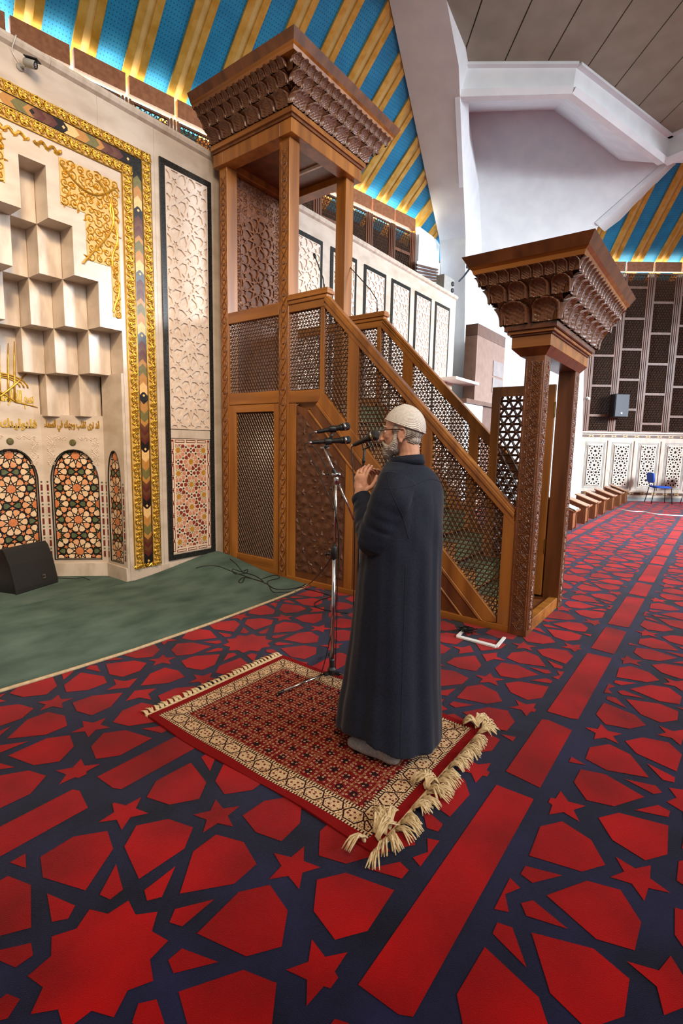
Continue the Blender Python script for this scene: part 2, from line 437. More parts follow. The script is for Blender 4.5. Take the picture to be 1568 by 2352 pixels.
# plain green carpet in front of the niche, rumpled up towards the foot of the pulpit
M_green = pm('green_pile', RGB(54, 76, 64), RGB(94, 116, 104), 2.2, (1, 1.6, 1), rough=0.95, bump=0.5, bscale=300, sheen=0.08, detail=6, lo=0.3, hi=0.7, spec=0.1)
M_bind = pm('cream_binding', RGB(176, 150, 112), RGB(196, 172, 136), 40, rough=0.8)
def sstep(a, c, x): t = min(1, max(0, (x-a)/(c-a))); return t*t*(3-2*t)
def green_z(x, y): return 0.012+0.135*sstep(2.9, 4.35, x)*sstep(4.15, 5.25, y)+0.03*sstep(3.2, 4.2, x)*sstep(3.6, 4.2, y)
EDGE = [(-2.5, 3.56), (1.13, 3.54), (1.52, 3.51), (2.0, 3.49), (2.76, 3.51), (3.44, 3.56), (4.0, 3.61), (4.31, 3.68)]
def edge_y(x):
    for (a, c), (d, e) in zip(EDGE, EDGE[1:]):
        if x <= d: return c+(e-c)*(x-a)/(d-a)
    return EDGE[-1][1]
b = MB(); nx, ny = 80, 40; x0, x1 = -2.5, 4.286
for j in range(ny+1):
    for i in range(nx+1):
        x = x0+(x1-x0)*i/nx; y = edge_y(x)+(5.272-edge_y(x))*j/ny
        b.v.append((x, y, green_z(x, y)+0.003*sin(7*x+3*y)*sin(5*y)))
for j in range(ny):
    for i in range(nx): b.f.append((j*(nx+1)+i, j*(nx+1)+i+1, (j+1)*(nx+1)+i+1, (j+1)*(nx+1)+i)); b.m.append(0)
green = b.build('green_carpet', M_green, smooth=True, fix=False)
tag(green, 'plain green carpet with cream edge in front of the marble prayer niche', 'carpet')
bb_ = MB(); bb_.box(1.4, 3.1, 5.284, 6.25, .0, .0125); bb_.build('niche_floor_carpet', M_green, floor)
b = MB(); b.tube([(x, edge_y(x)-0.008, 0.012) for x in [x0+(x1-x0)*i/60 for i in range(61)]], 0.013, 6)
b.build('edge_binding', M_bind, green, smooth=True)

# ================================================================== marble prayer wall (y = 5.3)
YW = 5.30; LD = 0.25            # wall face and the depth of one layer of the stepped niche hood
CX = 2.25                       # axis of the niche
COLS = [0.115, 0.335, 0.575, 0.815]                 # half-widths of the steps
TOPS = [4.13, 3.675, 3.22, 2.775]
def steps(k):
    """stepped outline of layer k, right half, from the axis to the jamb: (half width, underside)"""
    return [(COLS[i], TOPS[i]-0.4535*k) for i in range(4)]
frW = FR((0, YW, 0), (1, 0, 0), (0, 0, 1), (0, 1, 0))
out = [(-3.0, 0), (CX-COLS[3], 0)]
for (hw, z) in reversed(steps(0)): out += [(CX-hw, z)]+([(CX-COLS[COLS.index(hw)-1], z)] if hw != COLS[0] else [])
rgt_side = []
for (hw, z) in steps(0): rgt_side += ([(CX+COLS[COLS.index(hw)-1], z)] if hw != COLS[0] else [])+[(CX+hw, z)]
out += rgt_side + [(CX+COLS[3], 0), (11.3, 0), (11.3, 5.0), (-3.0, 5.0)]
b = MB(); b.prism(out, frW, 0, LD)
wall = struct(b.build('wall_left', M_marble), 'pale marble prayer wall behind the pulpit')
b = MB(); x = -3.0
while x < 11.3:
    x2 = min(x+1.36, 11.32); b2 = MB()
    prof = [(0.0, 0.0), (-0.035, 0.02), (-0.05, 0.05), (-0.035, 0.085), (0.0, 0.095), (0.26, 0.095), (0.26, 0.0)]
    b2.prism([(p[0], p[1]) for p in prof], FR((x+0.001, YW, 4.985), (0, 1, 0), (0, 0, 1), (1, 0, 0)), 0, x2-x-0.002)
    b2.build('coping_stone', M_marble2, wall); x = x2
b = MB(); b.box(3.46, 11.3, YW-0.012, YW, 0.0, 0.13); b.build('plinth', M_marble2, wall)
# upright joints between slabs, drawn as thin darker strips on the face
M_joint = pm('stone_joint', RGB(168, 146, 128), RGB(180, 158, 140), 10, rough=0.8)
for jx in (3.505, 1.62, 2.88):
    b = MB(); b.box(jx, jx+0.004, YW-0.0006, YW+0.001, 4.72 if jx < 3.2 else 0.13, 4.985); b.build('slab_joint', M_joint, wall)

# --- carved star panels in black frames
PW, PZ0, PZ1 = 0.58, 1.76, 4.655
frP = FR((0, 0, 0), (1, 0, 0), (0, 0, 1), (0, -1, 0))
b = MB(); k = 0.44
polys = [p for kd, p in rosette_lattice(k, (-PW/2+.012, PW/2-.012, 0.012, PZ1-PZ0-.012), 0, 0.33, grow=1.0, fill=True)]
pierced(b, [(-PW/2, 0), (PW/2, 0), (PW/2, PZ1-PZ0), (-PW/2, PZ1-PZ0)], polys, frP, 0.002, 0.021)
b.add([frP(-PW/2, 0, .002), frP(PW/2, 0, .002), frP(PW/2, PZ1-PZ0, .002), frP(-PW/2, PZ1-PZ0, .002)], [(0, 1, 2, 3)])
for q in polys:                          # sunk cells are dished, with a small boss
    n = len(q); mx = sum(p[0] for p in q)/n; my = sum(p[1] for p in q)/n
    b.add([frP(mx+(p[0]-mx)*.96, my+(p[1]-my)*.96, .003) for p in q]+[frP(mx, my, .012)], [(i, (i+1) % n, n) for i in range(n)])
me_carved = b.mesh('carved_star_panel', M_carved)
bm = bmesh.new(); bm.from_mesh(me_carved); bm.normal_update(); bm.to_mesh(me_carved); bm.free()
# mosaic panel below
MOS = [pm('mosaic_cream', RGB(226, 206, 180), RGB(236, 218, 196), 30, rough=0.35), pm('mosaic_red', RGB(120, 44, 34), RGB(146, 62, 46), 30, rough=0.35),
       pm('mosaic_pink', RGB(196, 128, 98), RGB(212, 150, 120), 30, rough=0.35), pm('mosaic_green', RGB(108, 112, 74), RGB(132, 136, 98), 30, rough=0.35),
       pm('mosaic_ochre', RGB(178, 124, 40), RGB(198, 144, 62), 30, rough=0.35), pm('mosaic_black', RGB(30, 22, 22), RGB(44, 34, 32), 30, rough=0.3)]
def mosaic_mesh(w, h, k, name):
    mb = MB(); fr = frP
    mb.add([fr(-w/2, 0, .002), fr(w/2, 0, .002), fr(w/2, h, .002), fr(-w/2, h, .002)], [(0, 1, 2, 3)], 0)
    bw = 0.052
    for q, (kd, ps) in enumerate(rosette_lattice(k, (-w/2+bw+.012, w/2-bw-.012, bw+.012, h-bw-.012), 0, h/2-0.75*1.53*k*2/3, grow=1.12, fill=True)):
        mi = {'star': 4, 'kite': 3, 'petal': 2, 'star5': 5, 'fill': 1}[kd]
        if kd == 'petal' and (q*7) % 5 < 2: mi = 1
        if kd == 'kite' and q % 2: mi = 2
        if area2(ps) < 0: ps = ps[::-1]
        mb.add([fr(x, y, .004) for x, y in ps], [tuple(range(len(ps)))], mi)
    t = 0.007                              # chain border of long and round links
    def ring(x0, x1, y0, y1):
        for a in ((x0, x1, y0, y0+t), (x0, x1, y1-t, y1), (x0, x0+t, y0, y1), (x1-t, x1, y0, y1)):
            mb.box(a[0], a[1], -.006, -.003, a[2], a[3], 1)
    n = int(h/0.145); s = h/n
    for i in range(n):
        for xx in (-w/2+.008, w/2-.008-.034):
            ring(xx, xx+.034, i*s+.024, (i+1)*s-.012); mb.lathe([(.014, .003), (.014, .006)], (xx+.017, 0, (i+1)*s+.004 if i < n-1 else h-.02), (0, -1, 0), 8, 1)
    n = 3; s = (w-.1)/n
    for i in range(n):
        for yy in (.008, h-.042): ring(-w/2+.05+i*s+.012, -w/2+.05+(i+1)*s-.012, yy, yy+.034)
    return mb.mesh(name, MOS)
me_mosaic = mosaic_mesh(PW, 1.40, 0.185, 'star_mosaic')
b = MB(); fw_, fx = 0.062, PW/2
for a in ((-fx-fw_, fx+fw_, 0.165, 0.227), (-fx-fw_, fx+fw_, 4.66, 4.725), (-fx-fw_, -fx, 0.227, 4.66), (fx, fx+fw_, 0.227, 4.66)):
    b.box(a[0], a[1], -0.02, 0.0, a[2], a[3])
me_pframe = b.mesh('panel_frame', M_granite)
for xc in (3.915, 6.06, 6.975, 7.91, 8.815, 9.72, 10.615):
    piece('panel_frame', me_pframe, wall, (xc, YW, 0))
    piece('carved_star_panel', me_carved, wall, (xc, YW-0.001, PZ0))
    piece('star_mosaic', me_mosaic, wall, (xc, YW-0.001, 0.24))
    b = MB(); b.box(xc-PW/2, xc+PW/2, YW-0.012, YW, 1.65, 1.75); b.build('panel_rail', M_marble2, wall)

# ================================================================== prayer niche
mih = thing('mihrab', 'marble prayer niche with stepped hood, gilded frame and arched mosaic panels', 'prayer niche', (CX, 5.7, 0))
for L in (1, 2, 3):
    y0 = YW+LD*L; y1 = y0+LD
    hw_prev = 0.0
    for i, (hw, z) in enumerate(steps(L)):
        if L == 3 and i == 3: break
        z = max(z, 1.86)
        top = steps(L-1)[i][1]+0.02
        for sgn in ((1, -1) if i else (1,)):
            xa, xb = (CX-hw, CX+hw) if i == 0 else sorted((CX+sgn*hw_prev, CX+sgn*hw))
            b = MB(); b.box(xa+.0008, xb-.0008, y0, y1+0.02, z, top); b.build('marble_block', M_marble2, mih, bevel=0.003, seg=1)
        hw_prev = hw
# niche walls below the hood: jambs, splayed panels, back panel
JX = COLS[3]-0.03; YB1, YB2, BX = 5.72, 6.21, 0.325
def nwall(p, q, z0, z1, name='niche_wall', m=M_marble, w0=0.0, w1=0.1):
    d = Vector((q[0]-p[0], q[1]-p[1], 0)); L_ = d.length; d.normalize(); n = Vector((-d.y, d.x, 0))
    fr = FR((p[0], p[1], 0), d, (0, 0, 1), n)
    return fr, L_
niche = []
A0, A1, A2 = (CX+JX, YW), (CX+JX, YB1), (CX+BX, YB2); B2, B1, B0 = (CX-BX, YB2), (CX-JX, YB1), (CX-JX, YW)
runs = [('jamb', A0, A1, 2.33), ('splay', A1, A2, 1.88), ('back', A2, B2, 3.0), ('splay', B2, B1, 1.88), ('jamb', B1, B0, 2.33)]
ARCHM = [pm('tile_black', RGB(20, 19, 20), RGB(30, 28, 28), 20, rough=0.3), pm('tile_orange', RGB(196, 112, 66), RGB(214, 136, 88), 20, rough=0.4),
         pm('tile_green', RGB(76, 88, 58), RGB(100, 110, 78), 20, rough=0.4), pm('tile_cream', RGB(222, 186, 146), RGB(234, 204, 168), 20, rough=0.4),
         pm('tile_peach', RGB(216, 150, 104), RGB(226, 168, 122), 20, rough=0.4)]
def arch_outline(w, zs, za, zb, n=9):
    """pointed arch, half-width w, springing zs, apex za, bottom zb, around u=0"""
    pts = [(-w, zb), (w, zb)]
    for i in range(n+1):
        t = i/n*pi/2; pts.append((w*cos(t)**0.85 if i < n else 0.0, zs+(za-zs)*(sin(t)**1.12)))
    for i in range(n-1, -1, -1):
        t = i/n*pi/2; pts.append((-w*cos(t)**0.85, zs+(za-zs)*(sin(t)**1.12)))
    return pts
M_inred = pm('inlay_red', RGB(96, 34, 28), RGB(112, 44, 36), 20, rough=0.4)
M_ingrn = pm('inlay_green', RGB(70, 80, 62), RGB(86, 96, 78), 20, rough=0.4)
for kind, p, q, ztop in runs:
    fr, L_ = nwall(p, q, 0, ztop)
    dp = 0.022 if kind == 'jamb' else 0.05
    uc = L_/2; hw = {'jamb': 0.135, 'splay': 0.262, 'back': 0.262}[kind]
    if kind == 'jamb': uc = L_/2 + (0.01 if p == A0 else -0.01)
    # fr: u runs p->q seen from the niche with wall to the left; outward (into the room) is -w for this winding
    nrm = fr(0, 0, 1)-fr(0, 0, 0); mid = fr(uc, 1, 0); sgn = 1 if (Vector((CX, 5.5, 1))-mid).dot(nrm) > 0 else -1
    F = lambda u, v, w, fr=fr, sgn=sgn: fr(u, v, w*sgn)
    arch = [(uc+u, v) for u, v in arch_outline(hw, 1.14, 1.49, 0.205)]
    b = MB(); pierced(b, [(0, 0), (L_, 0), (L_, ztop), (0, ztop)], [arch], F, -dp-.01, 0.0)
    nw = b.build('niche_wall', M_marble, mih)
    b = MB(); b.prism([(0, 0), (L_, 0), (L_, 0.165), (0, 0.165)], F, 0.0, 0.018); b.build('plinth', M_marble2, mih)
    # arched mosaic: black ground, coloured cells
    b = MB(); a2 = [(uc+(u-uc)*1.03, v) for u, v in arch]
    b.add([F(u, v, -dp) for u, v in a2], [tuple(range(len(a2)))], 0)
    kk = 0.245
    sub = clip_src = [(uc+(u-uc)*0.945, 1.14+(v-1.14)*0.96 if v > 1.14 else 0.205+(v-0.205)*0.98+0.012) for u, v in arch]
    for qn, (kd, ps) in enumerate(rosette_lattice(kk, (uc-hw, uc+hw, 0.2, 1.5), uc, 0.30, grow=1.1, clip=sub, fill=True)):
        mi = {'star': 1, 'kite': 2, 'petal': 3, 'star5': 1, 'fill': 2}[kd]
        if kd == 'petal' and qn % 3 == 0: mi = 4
        if kd == 'kite' and qn % 2: mi = 3
        if area2(ps) < 0: ps = ps[::-1]
        b.add([F(u, v, -dp+.004) for u, v in ps], [tuple(range(len(ps)))], mi)
    # small extra cells: dark petals in the corners between the rosettes
    b.build('arched_mosaic', ARCHM, mih)
    b = MB(); rim = arch[2:]; b.tube([F(*arch[1], -0.004)]+[F(u, v, -0.004) for u, v in rim]+[F(*arch[0], -0.004), F(*arch[1], -0.004)], 0.008, 5)
    b.build('arch_rim', M_granite, mih)
    if kind != 'jamb':
        b = MB(); b.lathe([(0.0, 0), (0.036, 0.0), (0.036, 0.012), (0.028, 0.02), (0.0, 0.022)], F(uc, 1.575, 0), F(0, 0, 1)-F(0, 0, 0), 14)
        b.build('green_boss', pm('green_stone', RGB(84, 80, 46), RGB(104, 100, 62), 30, rough=0.3), mih)
        b = MB()
        for rr, t in ((0, 0),):
            vine(b, lambda u, v, w=0: F(uc+v, 1.62+u, w), 0, -L_/2+.06, -0.06, 0.05, 0.1, 0.004, w=0.003)
            vine(b, lambda u, v, w=0: F(uc+v, 1.62+u, w), 0, 0.06, L_/2-.06, 0.05, 0.1, 0.004, w=0.003)
            for s in (-1, 1): vine(b, lambda u, v, w=0, s=s: F(uc+s*(hw-0.02)+u, v, w), 0, 1.30, 1.60, 0.09, 0.15, 0.004, w=0.003)
        stuff(b.build('relief_scroll', M_carved, mih))
    # inlaid red bars and green dots beside the arch
    b = MB()
    for s in (-1, 1):
        uu = uc+s*((hw+L_/2)/2 if kind != 'jamb' else hw+0.045)
        v = 0.24
        while v < 1.12:
            b.prism([(uu-.011, v), (uu+.011, v), (uu+.011, v+.07), (uu-.011, v+.07)], F, 0.0, 0.003, 0)
            b.lathe([(.011, 0), (.011, .003)], F(uu, v+.1, 0), F(0, 0, 1)-F(0, 0, 0), 8, 1); v += 0.13
    stuff(b.build('stone_inlay', [M_inred, M_ingrn], mih))
# fill behind the hood
b = MB(); b.box(CX-1.0, CX+1.0, YB2+.08, YB2+.16, 0, 5.0); b.box(CX-1.0, CX-JX-.11, YW+LD, YB2+.05, 0, 5.0); b.box(CX+JX+.11, CX+1.0, YW+LD, YB2+.05, 0, 5.0)
b.build('niche_core', M_marble, mih)

# --- gilded frame: scroll band, mosaic chevrons, scroll band
def half(s): return lambda x: CX+s*(x-CX)
FX = [3.112, 3.237, 3.343, 3.458]; FZ = [4.37, 4.48, 4.59, 4.69]
b = MB()
for i, m_ in ((0, 0), (1, 1), (2, 0)):
    w = 0.012 if i != 1 else 0.008
    for s in (1, -1):
        X = half(s); xa, xb = sorted((X(FX[i]+.002), X(FX[i+1]-.002))); b.box(xa, xb, YW-w, YW, 0.14, FZ[i+1]-.002, m_)
    b.box(X(FX[i+1]), 2*CX-X(FX[i+1]), YW-w*1.01, YW, FZ[i]+.002, FZ[i+1]-.002, m_)
b.build('frame_ground', [M_goldbase, M_granite], mih)
# a scroll unit of the gilded bands
b = MB(); fu = FR((0, 0, 0), (1, 0, 0), (0, 0, 1), (0, -1, 0))
spiral(b, fu, (-0.014, 0.0), 0.036, 0.3, 1.5, 1, 0.0085, 0.012, n=16, sides=5)
spiral(b, fu, (0.022, 0.034), 0.022, 2.5, 1.2, -1, 0.0065, 0.012, n=12, sides=5)
spiral(b, fu, (0.026, -0.026), 0.018, -2.5, 1.2, 1, 0.006, 0.012, n=12, sides=5)
for a in (1.2, 2.2, -1.3, -2.3): leaf(b, fu, (0.0, 0.0), a, 0.055, 0.03, 0.012)
b.tube([fu(-.03, -.05, .008), fu(.02, -.02, .012), fu(-.03, .02, .014), fu(.02, .05, .008)], 0.008, 5)
me_scroll = b.mesh('scroll_leaf', M_gold, smooth=True)
band = {}
for key in ('inner', 'outer'):
    bb = MB(); i = 0 if key == 'inner' else 2
    for s in (1, -1):
        X = half(s)
        for xe in (FX[i]+.006, FX[i+1]-.006): bb.tube([(X(xe), YW-.012, .15), (X(xe), YW-.012, FZ[i+1]-.005)], 0.006, 5)
    for ze in (FZ[i]+.006, FZ[i+1]-.006): bb.tube([(half(-1)(FX[i+1]), YW-.012, ze), (half(1)(FX[i+1]), YW-.012, ze)], 0.006, 5)
    band[key] = bb.build('gilded_band', M_gold, mih, smooth=True)
    xc = (FX[i]+FX[i+1])/2; zc = (FZ[i]+FZ[i+1])/2; n = 43
    for s in (1, -1):
        for q in range(n):
            z = 0.20+(zc-0.20)*q/n
            piece('scroll_leaf', me_scroll, band[key], (half(s)(xc), YW-.012, z), (0, 0 if q % 2 else pi, 0), (0.95, 1, 1.0))
    nt_ = int((2*(xc-CX))/0.108)
    for q in range(nt_+1):
        piece('scroll_leaf', me_scroll, band[key], (CX-(xc-CX)+2*(xc-CX)*q/nt_, YW-.012, zc), (0, pi/2 if q % 2 else -pi/2, 0))
b = MB()
for s in (1, -1): vine(b, lambda u, v, w=0, s=s: Vector((CX+s*v, YW-.012-w, 0.165+u)), 0, FX[0]-CX, FX[3]-CX, 0.06, 0.1, 0.007)
b.build('frame_foot_scroll', M_gold, mih)
# chevron mosaic strip
CHC = [pm('chev_cream', RGB(222, 176, 112), RGB(230, 190, 130), 20, rough=0.4), pm('chev_tan', RGB(176, 120, 54), RGB(186, 132, 66), 20, rough=0.4),
       pm('chev_green', RGB(104, 96, 48), RGB(118, 110, 62), 20, rough=0.4), pm('chev_brown', RGB(92, 52, 30), RGB(106, 62, 38), 20, rough=0.4),
       pm('chev_red', RGB(82, 32, 24), RGB(94, 40, 30), 20, rough=0.4), pm('chev_black', RGB(28, 20, 20), RGB(36, 28, 26), 20, rough=0.3)]
ch = []
for m_ in CHC:
    b = MB(); hw, h, t = 0.047, 0.047, 0.050
    for s in (1, -1):
        b.prism([(0, 0), (s*hw, -h), (s*hw, -h+t), (0, t)] if s > 0 else [(0, 0), (0, t), (s*hw, -h+t), (s*hw, -h)], FR((0, 0, 0), (1, 0, 0), (0, 0, 1), (0, -1, 0)), 0.006, 0.012)
    ch.append(b.mesh('chevron', m_))
b = MB(); b.prism([(0, -.016), (.016, 0), (0, .016), (-.016, 0)], FR((0, 0, 0), (1, 0, 0), (0, 0, 1), (0, -1, 0)), 0.012, 0.0145); me_dia = b.mesh('diamond', CHC[0])
seq = [0, 0, 1, 1, 2, 2, 1, 3, 4, 3, 4, 5, 5]
b = MB(); strip = b.box(FX[1]+.001, FX[1]+.006, YW-.012, YW-.004, .15, FZ[1]).box(FX[2]-.006, FX[2]-.001, YW-.012, YW-.004, .15, FZ[2]).box(2*CX-FX[2], 2*CX-FX[2]+.006, YW-.012, YW-.004, .15, FZ[2]).box(2*CX-FX[1]-.006, 2*CX-FX[1], YW-.012, YW-.004, .15, FZ[1]).build('mosaic_strip', M_granite, mih)
xm = (FX[1]+FX[2])/2
for s in (1, -1):
    n = int((FZ[1]-0.25)/0.050)
    for q in range(n):
        z = 0.215+0.050*q; flip = z < 2.05
        c = seq[q % 13] if not flip else seq[12-(q % 13)]
        piece('chevron', ch[c], strip, (half(s)(xm), YW, z), (0, pi if flip else 0, 0))
        if q % 13 in (0, 12): piece('diamond', me_dia, strip, (half(s)(xm), YW, z))
zm = (FZ[1]+FZ[2])/2; n = int(2*(xm-CX-.06)/0.050)
for q in range(n):
    x = CX-(xm-CX-.06)+0.050*q; r_ = x > CX
    piece('chevron', ch[seq[(q % 13)]], strip, (x+.02, YW, zm), (0, pi/2 if r_ else -pi/2, 0))
    if q % 13 in (0, 12): piece('diamond', me_dia, strip, (x+.02, YW, zm))
# --- gilded arabesque in the spandrels, following the steps
rnd = random.Random(3)
for s in (1, -1):
    b = MB()
    F = lambda u, v, w=0, s=s: Vector((CX+s*u, YW-0.002-w, v))
    reg = [(.235, .815, 3.84, 4.26), (.47, .815, 3.40, 3.84), (.72, .815, 2.90, 3.40)]
    for (ua, ub, va, vb) in reg:
        b.prism([(ua, va), (ub, va), (ub, vb), (ua, vb)], lambda u, v, w, F=F: F(u, v, w), 0.0, 0.004, 1)
        w_, n = ub-ua, 0
        st = 0.078 if w_ > 0.1 else 0.06
        nu = max(1, int(w_/st)); nv = int((vb-va)/st)
        for i in range(nu):
            for j in range(nv):
                c = (ua+(i+.5)*w_/nu+rnd.uniform(-.01, .01), va+(j+.5)*(vb-va)/nv+rnd.uniform(-.01, .01))
                spiral(b, F, c, st*rnd.uniform(.5, .66), rnd.uniform(0, 6.28), rnd.uniform(1.2, 1.7), rnd.choice((1, -1)), 0.0072, 0.006, n=14, sides=4)
                for _ in range(2): leaf(b, F, (c[0]+rnd.uniform(-.03, .03)*(w_ > .1), c[1]+rnd.uniform(-.03, .03)), rnd.uniform(0, 6.28), st*.7, st*.35, 0.006)
    # the long stems that cross the field
    b.tube([F(.25+.54*t, 4.20-.16*sin(t*3.1), .011) for t in [i/20 for i in range(21)]], 0.010, 5)
    b.tube([F(.56+.20*sin(t*3.6+.3), 4.2-.85*t, .011) for t in [i/24 for i in range(25)]], 0.010, 5)
    b.tube([F(.76-.035*sin(t*14), 4.1-1.15*t, .010) for t in [i/40 for i in range(41)]], 0.009, 5)
    b.tube([F(.02+.24*t, 4.30-.018*sin(t*16), .006) for t in [i/24 for i in range(25)]], 0.013, 5)
    for i in range(6): leaf(b, F, (.03+.04*i, 4.295), (1 if i % 2 else -1)*0.7, .06, .035, .008)
    b.build('gilded_arabesque', [M_gold, M_goldbase], mih, smooth=False)
# --- gilded calligraphy
def pform(s): return ''.join(chr(int(c, 16)) if c != '0020' else ' ' for c in s.split())
def arabic(codes, size, fr, depth, name, mat_, width=None, parent=None, height=.13):
    """codes: presentation-form glyphs already in visual (left to right) order"""
    cu = bpy.data.curves.new(name, 'FONT'); cu.body = codes; cu.size = size; cu.align_x = 'CENTER'; cu.extrude = depth; cu.offset = .004; cu.resolution_u = 3
    me = evaluated(bpy.data.objects.new('tmp', cu)); mb = MB()
    xs = [v.co.x for v in me.vertices]; 
    if not xs: return None
    k = (width/(max(xs)-min(xs))) if width else 1.0; c = (max(xs)+min(xs))/2
    ys = [v.co.y for v in me.vertices]; ky = height/(max(ys)-min(ys)); cy0 = min(ys)
    mb.add([fr((v.co.x-c)*k, (v.co.y-cy0)*ky, v.co.z) for v in me.vertices], [tuple(p.vertices) for p in me.polygons])
    bpy.data.meshes.remove(me)
    return mb.build(name, mat_, parent)
V_FIRST = pform('FEAD FE8E FEE4 FEB4 FEDF FE8D 0020 FEF2 FED3 0020 FEDA FEEC FE9F 0020 FEE0 FED8 FE97 0020 FEEE FEAE FEE7 0020 FEAA FED7')
V_FIRST = pform('FE80 FE8E FEE4 FEB4 FEDF FE8D 0020 FEF2 FED3 0020 FEDA FEEC FE9F FEED 0020 FE90 FEE0 FED8 FE97 0020 FEEF FEAE FEE7 0020 FEAA FED7')
V_SECOND = pform('FE94 FEE0 FE92 FED7 0020 FEDA FEE8 FEF4 FEDF FEEE FEE8 FEE0 FED3')
fr, L_ = nwall(A1, A2, 0, 2); nrm = fr(0, 0, 1)-fr(0, 0, 0); sg = 1 if (Vector((CX, 5.5, 1))-fr(.4, 1, 0)).dot(nrm) > 0 else -1
arabic(V_FIRST, 0.115, lambda u, v, w: fr(L_/2-u, 1.695+v, (w+.006)*sg), 0.004, 'inscription', M_gold, 0.60, mih)
arabic(V_SECOND, 0.115, lambda u, v, w: Vector((CX-(-u), YB2-w-.006, 1.695+v)), 0.004, 'inscription', M_gold, 0.56, mih)
BISM = pform('FEE2 FEF4 FEA3 FEAE FEDF FE8D 0020 FEE6 FEE4 FEA3 FEAE FEDF FE8D 0020 FEEA FEE0 FEDF FE8D 0020 FEE2 FEB4 FE91')
arabic(BISM, 0.16, lambda u, v, w: Vector((CX+u, YB2-w-.006, 1.93+v)), 0.004, 'calligraphy', M_gold, 0.52, mih, .2)
b = MB(); F = lambda u, v, w=0.008: Vector((CX+u, YB2-w, v))
for i, u in enumerate((-.12, -.05, .03, .09)):
    b.tube([F(u-.02, 2.0), F(u-.01, 2.2), F(u, 2.42), F(u+.012, 2.55+.03*i)], [.012, .011, .009, .004], 5)
for r0 in (0.18, 0.22, 0.26): b.tube([F(-.05+r0*cos(t), 2.16+.5*r0*sin(t)) for t in [i*2*pi/20*0.8 for i in range(17)]], .009, 5)
b.tube([F(-.25, 2.28), F(-.1, 2.12), F(.08, 2.0), F(.2, 1.98), F(.30, 1.955)], [.012, .012, .01, .008, .003], 5)
b.tube([F(.22, 2.33), F(.10, 2.2), F(-.06, 2.05), F(-.24, 1.99)], [.006, .011, .012, .005], 5)
b.build('calligraphy_flourish', M_gold, mih, smooth=True)

# ================================================================== the octagonal hall behind
def wallframe(phi, D):
    p = radians(phi); n = Vector((sin(p), cos(p), 0)); t = Vector((cos(p), -sin(p), 0))
    return FR(n*D, t, (0, 0, 1), -n)          # u along, v up, w into the room
F1 = wallframe(10, 9.05); F2 = wallframe(55, 16.78)
ZT1, ZT2, SL = 7.43, 7.38, 0.77

def screen_wall(name, label, F, u0, u1, posts, zlo, zt, offs, ph, solid_to):
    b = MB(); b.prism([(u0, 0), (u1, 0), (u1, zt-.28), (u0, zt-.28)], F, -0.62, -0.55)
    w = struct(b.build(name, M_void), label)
    ztop = zt-0.31
    for a in posts:
        b = MB()
        for du, wd in ((-.075, .035), (-.018, .036), (.04, .035)): b.prism([(a+du, zlo), (a+du+wd, zlo), (a+du+wd, ztop), (a+du, ztop)], F, -0.04, 0.045)
        b.build('post', M_screen, w)
    for i, (a, c) in enumerate(zip(posts, posts[1:])):
        a += .085; c -= .085
        b = MB(); b.prism([(a-.055, zt-.28), (c+.055, zt-.28), (c+.055, zt), (a-.055, zt)], F, 0.0, 0.10); b.build('fascia_board', M_board, w)
        z = ztop; zs = []; first = offs[i % len(offs)]
        zz = ztop-first; zs = [ztop]
        while zz > zlo+0.25: zs.append(zz); zz -= ph
        zs.append(zlo)
        for z1, z0 in zip(zs, zs[1:]):
            if z1 < solid_to: continue
            b = MB(); t = .035
            for q in ((a, c, z0, z0+t), (a, c, z1-t, z1), (a, a+t, z0+t, z1-t), (c-t, c, z0+t, z1-t)):
                b.prism([(q[0], q[2]), (q[1], q[2]), (q[1], q[3]), (q[0], q[3])], F, -0.02, 0.02)
            s = b.build('screen_frame', M_screen, w)
            b = MB(); lattice(b, [(a+t, z0+t), (c-t, z0+t), (c-t, z1-t), (a+t, z1-t)], lambda u, v, w_=0: F(u, v, w_-0.005), 0.085, 0.010)
            stuff(b.build('screen_lattice', M_lat2, s))
    return w
pitch = 0.814
posts1 = [1.86-pitch*3+pitch*i for i in range(15)]
scr1 = screen_wall('wall_back', 'dark lattice screens with brown fascia boards above the marble wall', F1, -1.5, 12.2, [p for p in posts1 if p < 11], 5.2, ZT1, (0.9, 0.55, 1.25), 0.95, 5.2)
posts2 = [7.22+0.845*i for i in range(8)]
scr2 = screen_wall('wall_right', 'far wall of dark lattice screens over a marble dado', F2, 5.0, 14.0, posts2, 2.22, ZT2, (0.62, 0.42, 0.86), 0.93, 0.0)
b = MB(); b.prism([(7.0, 2.2), (7.16, 2.2), (7.16, ZT2-.3), (7.0, ZT2-.3)], F2, -.04, .05); b.build('end_post', M_screen, scr2)
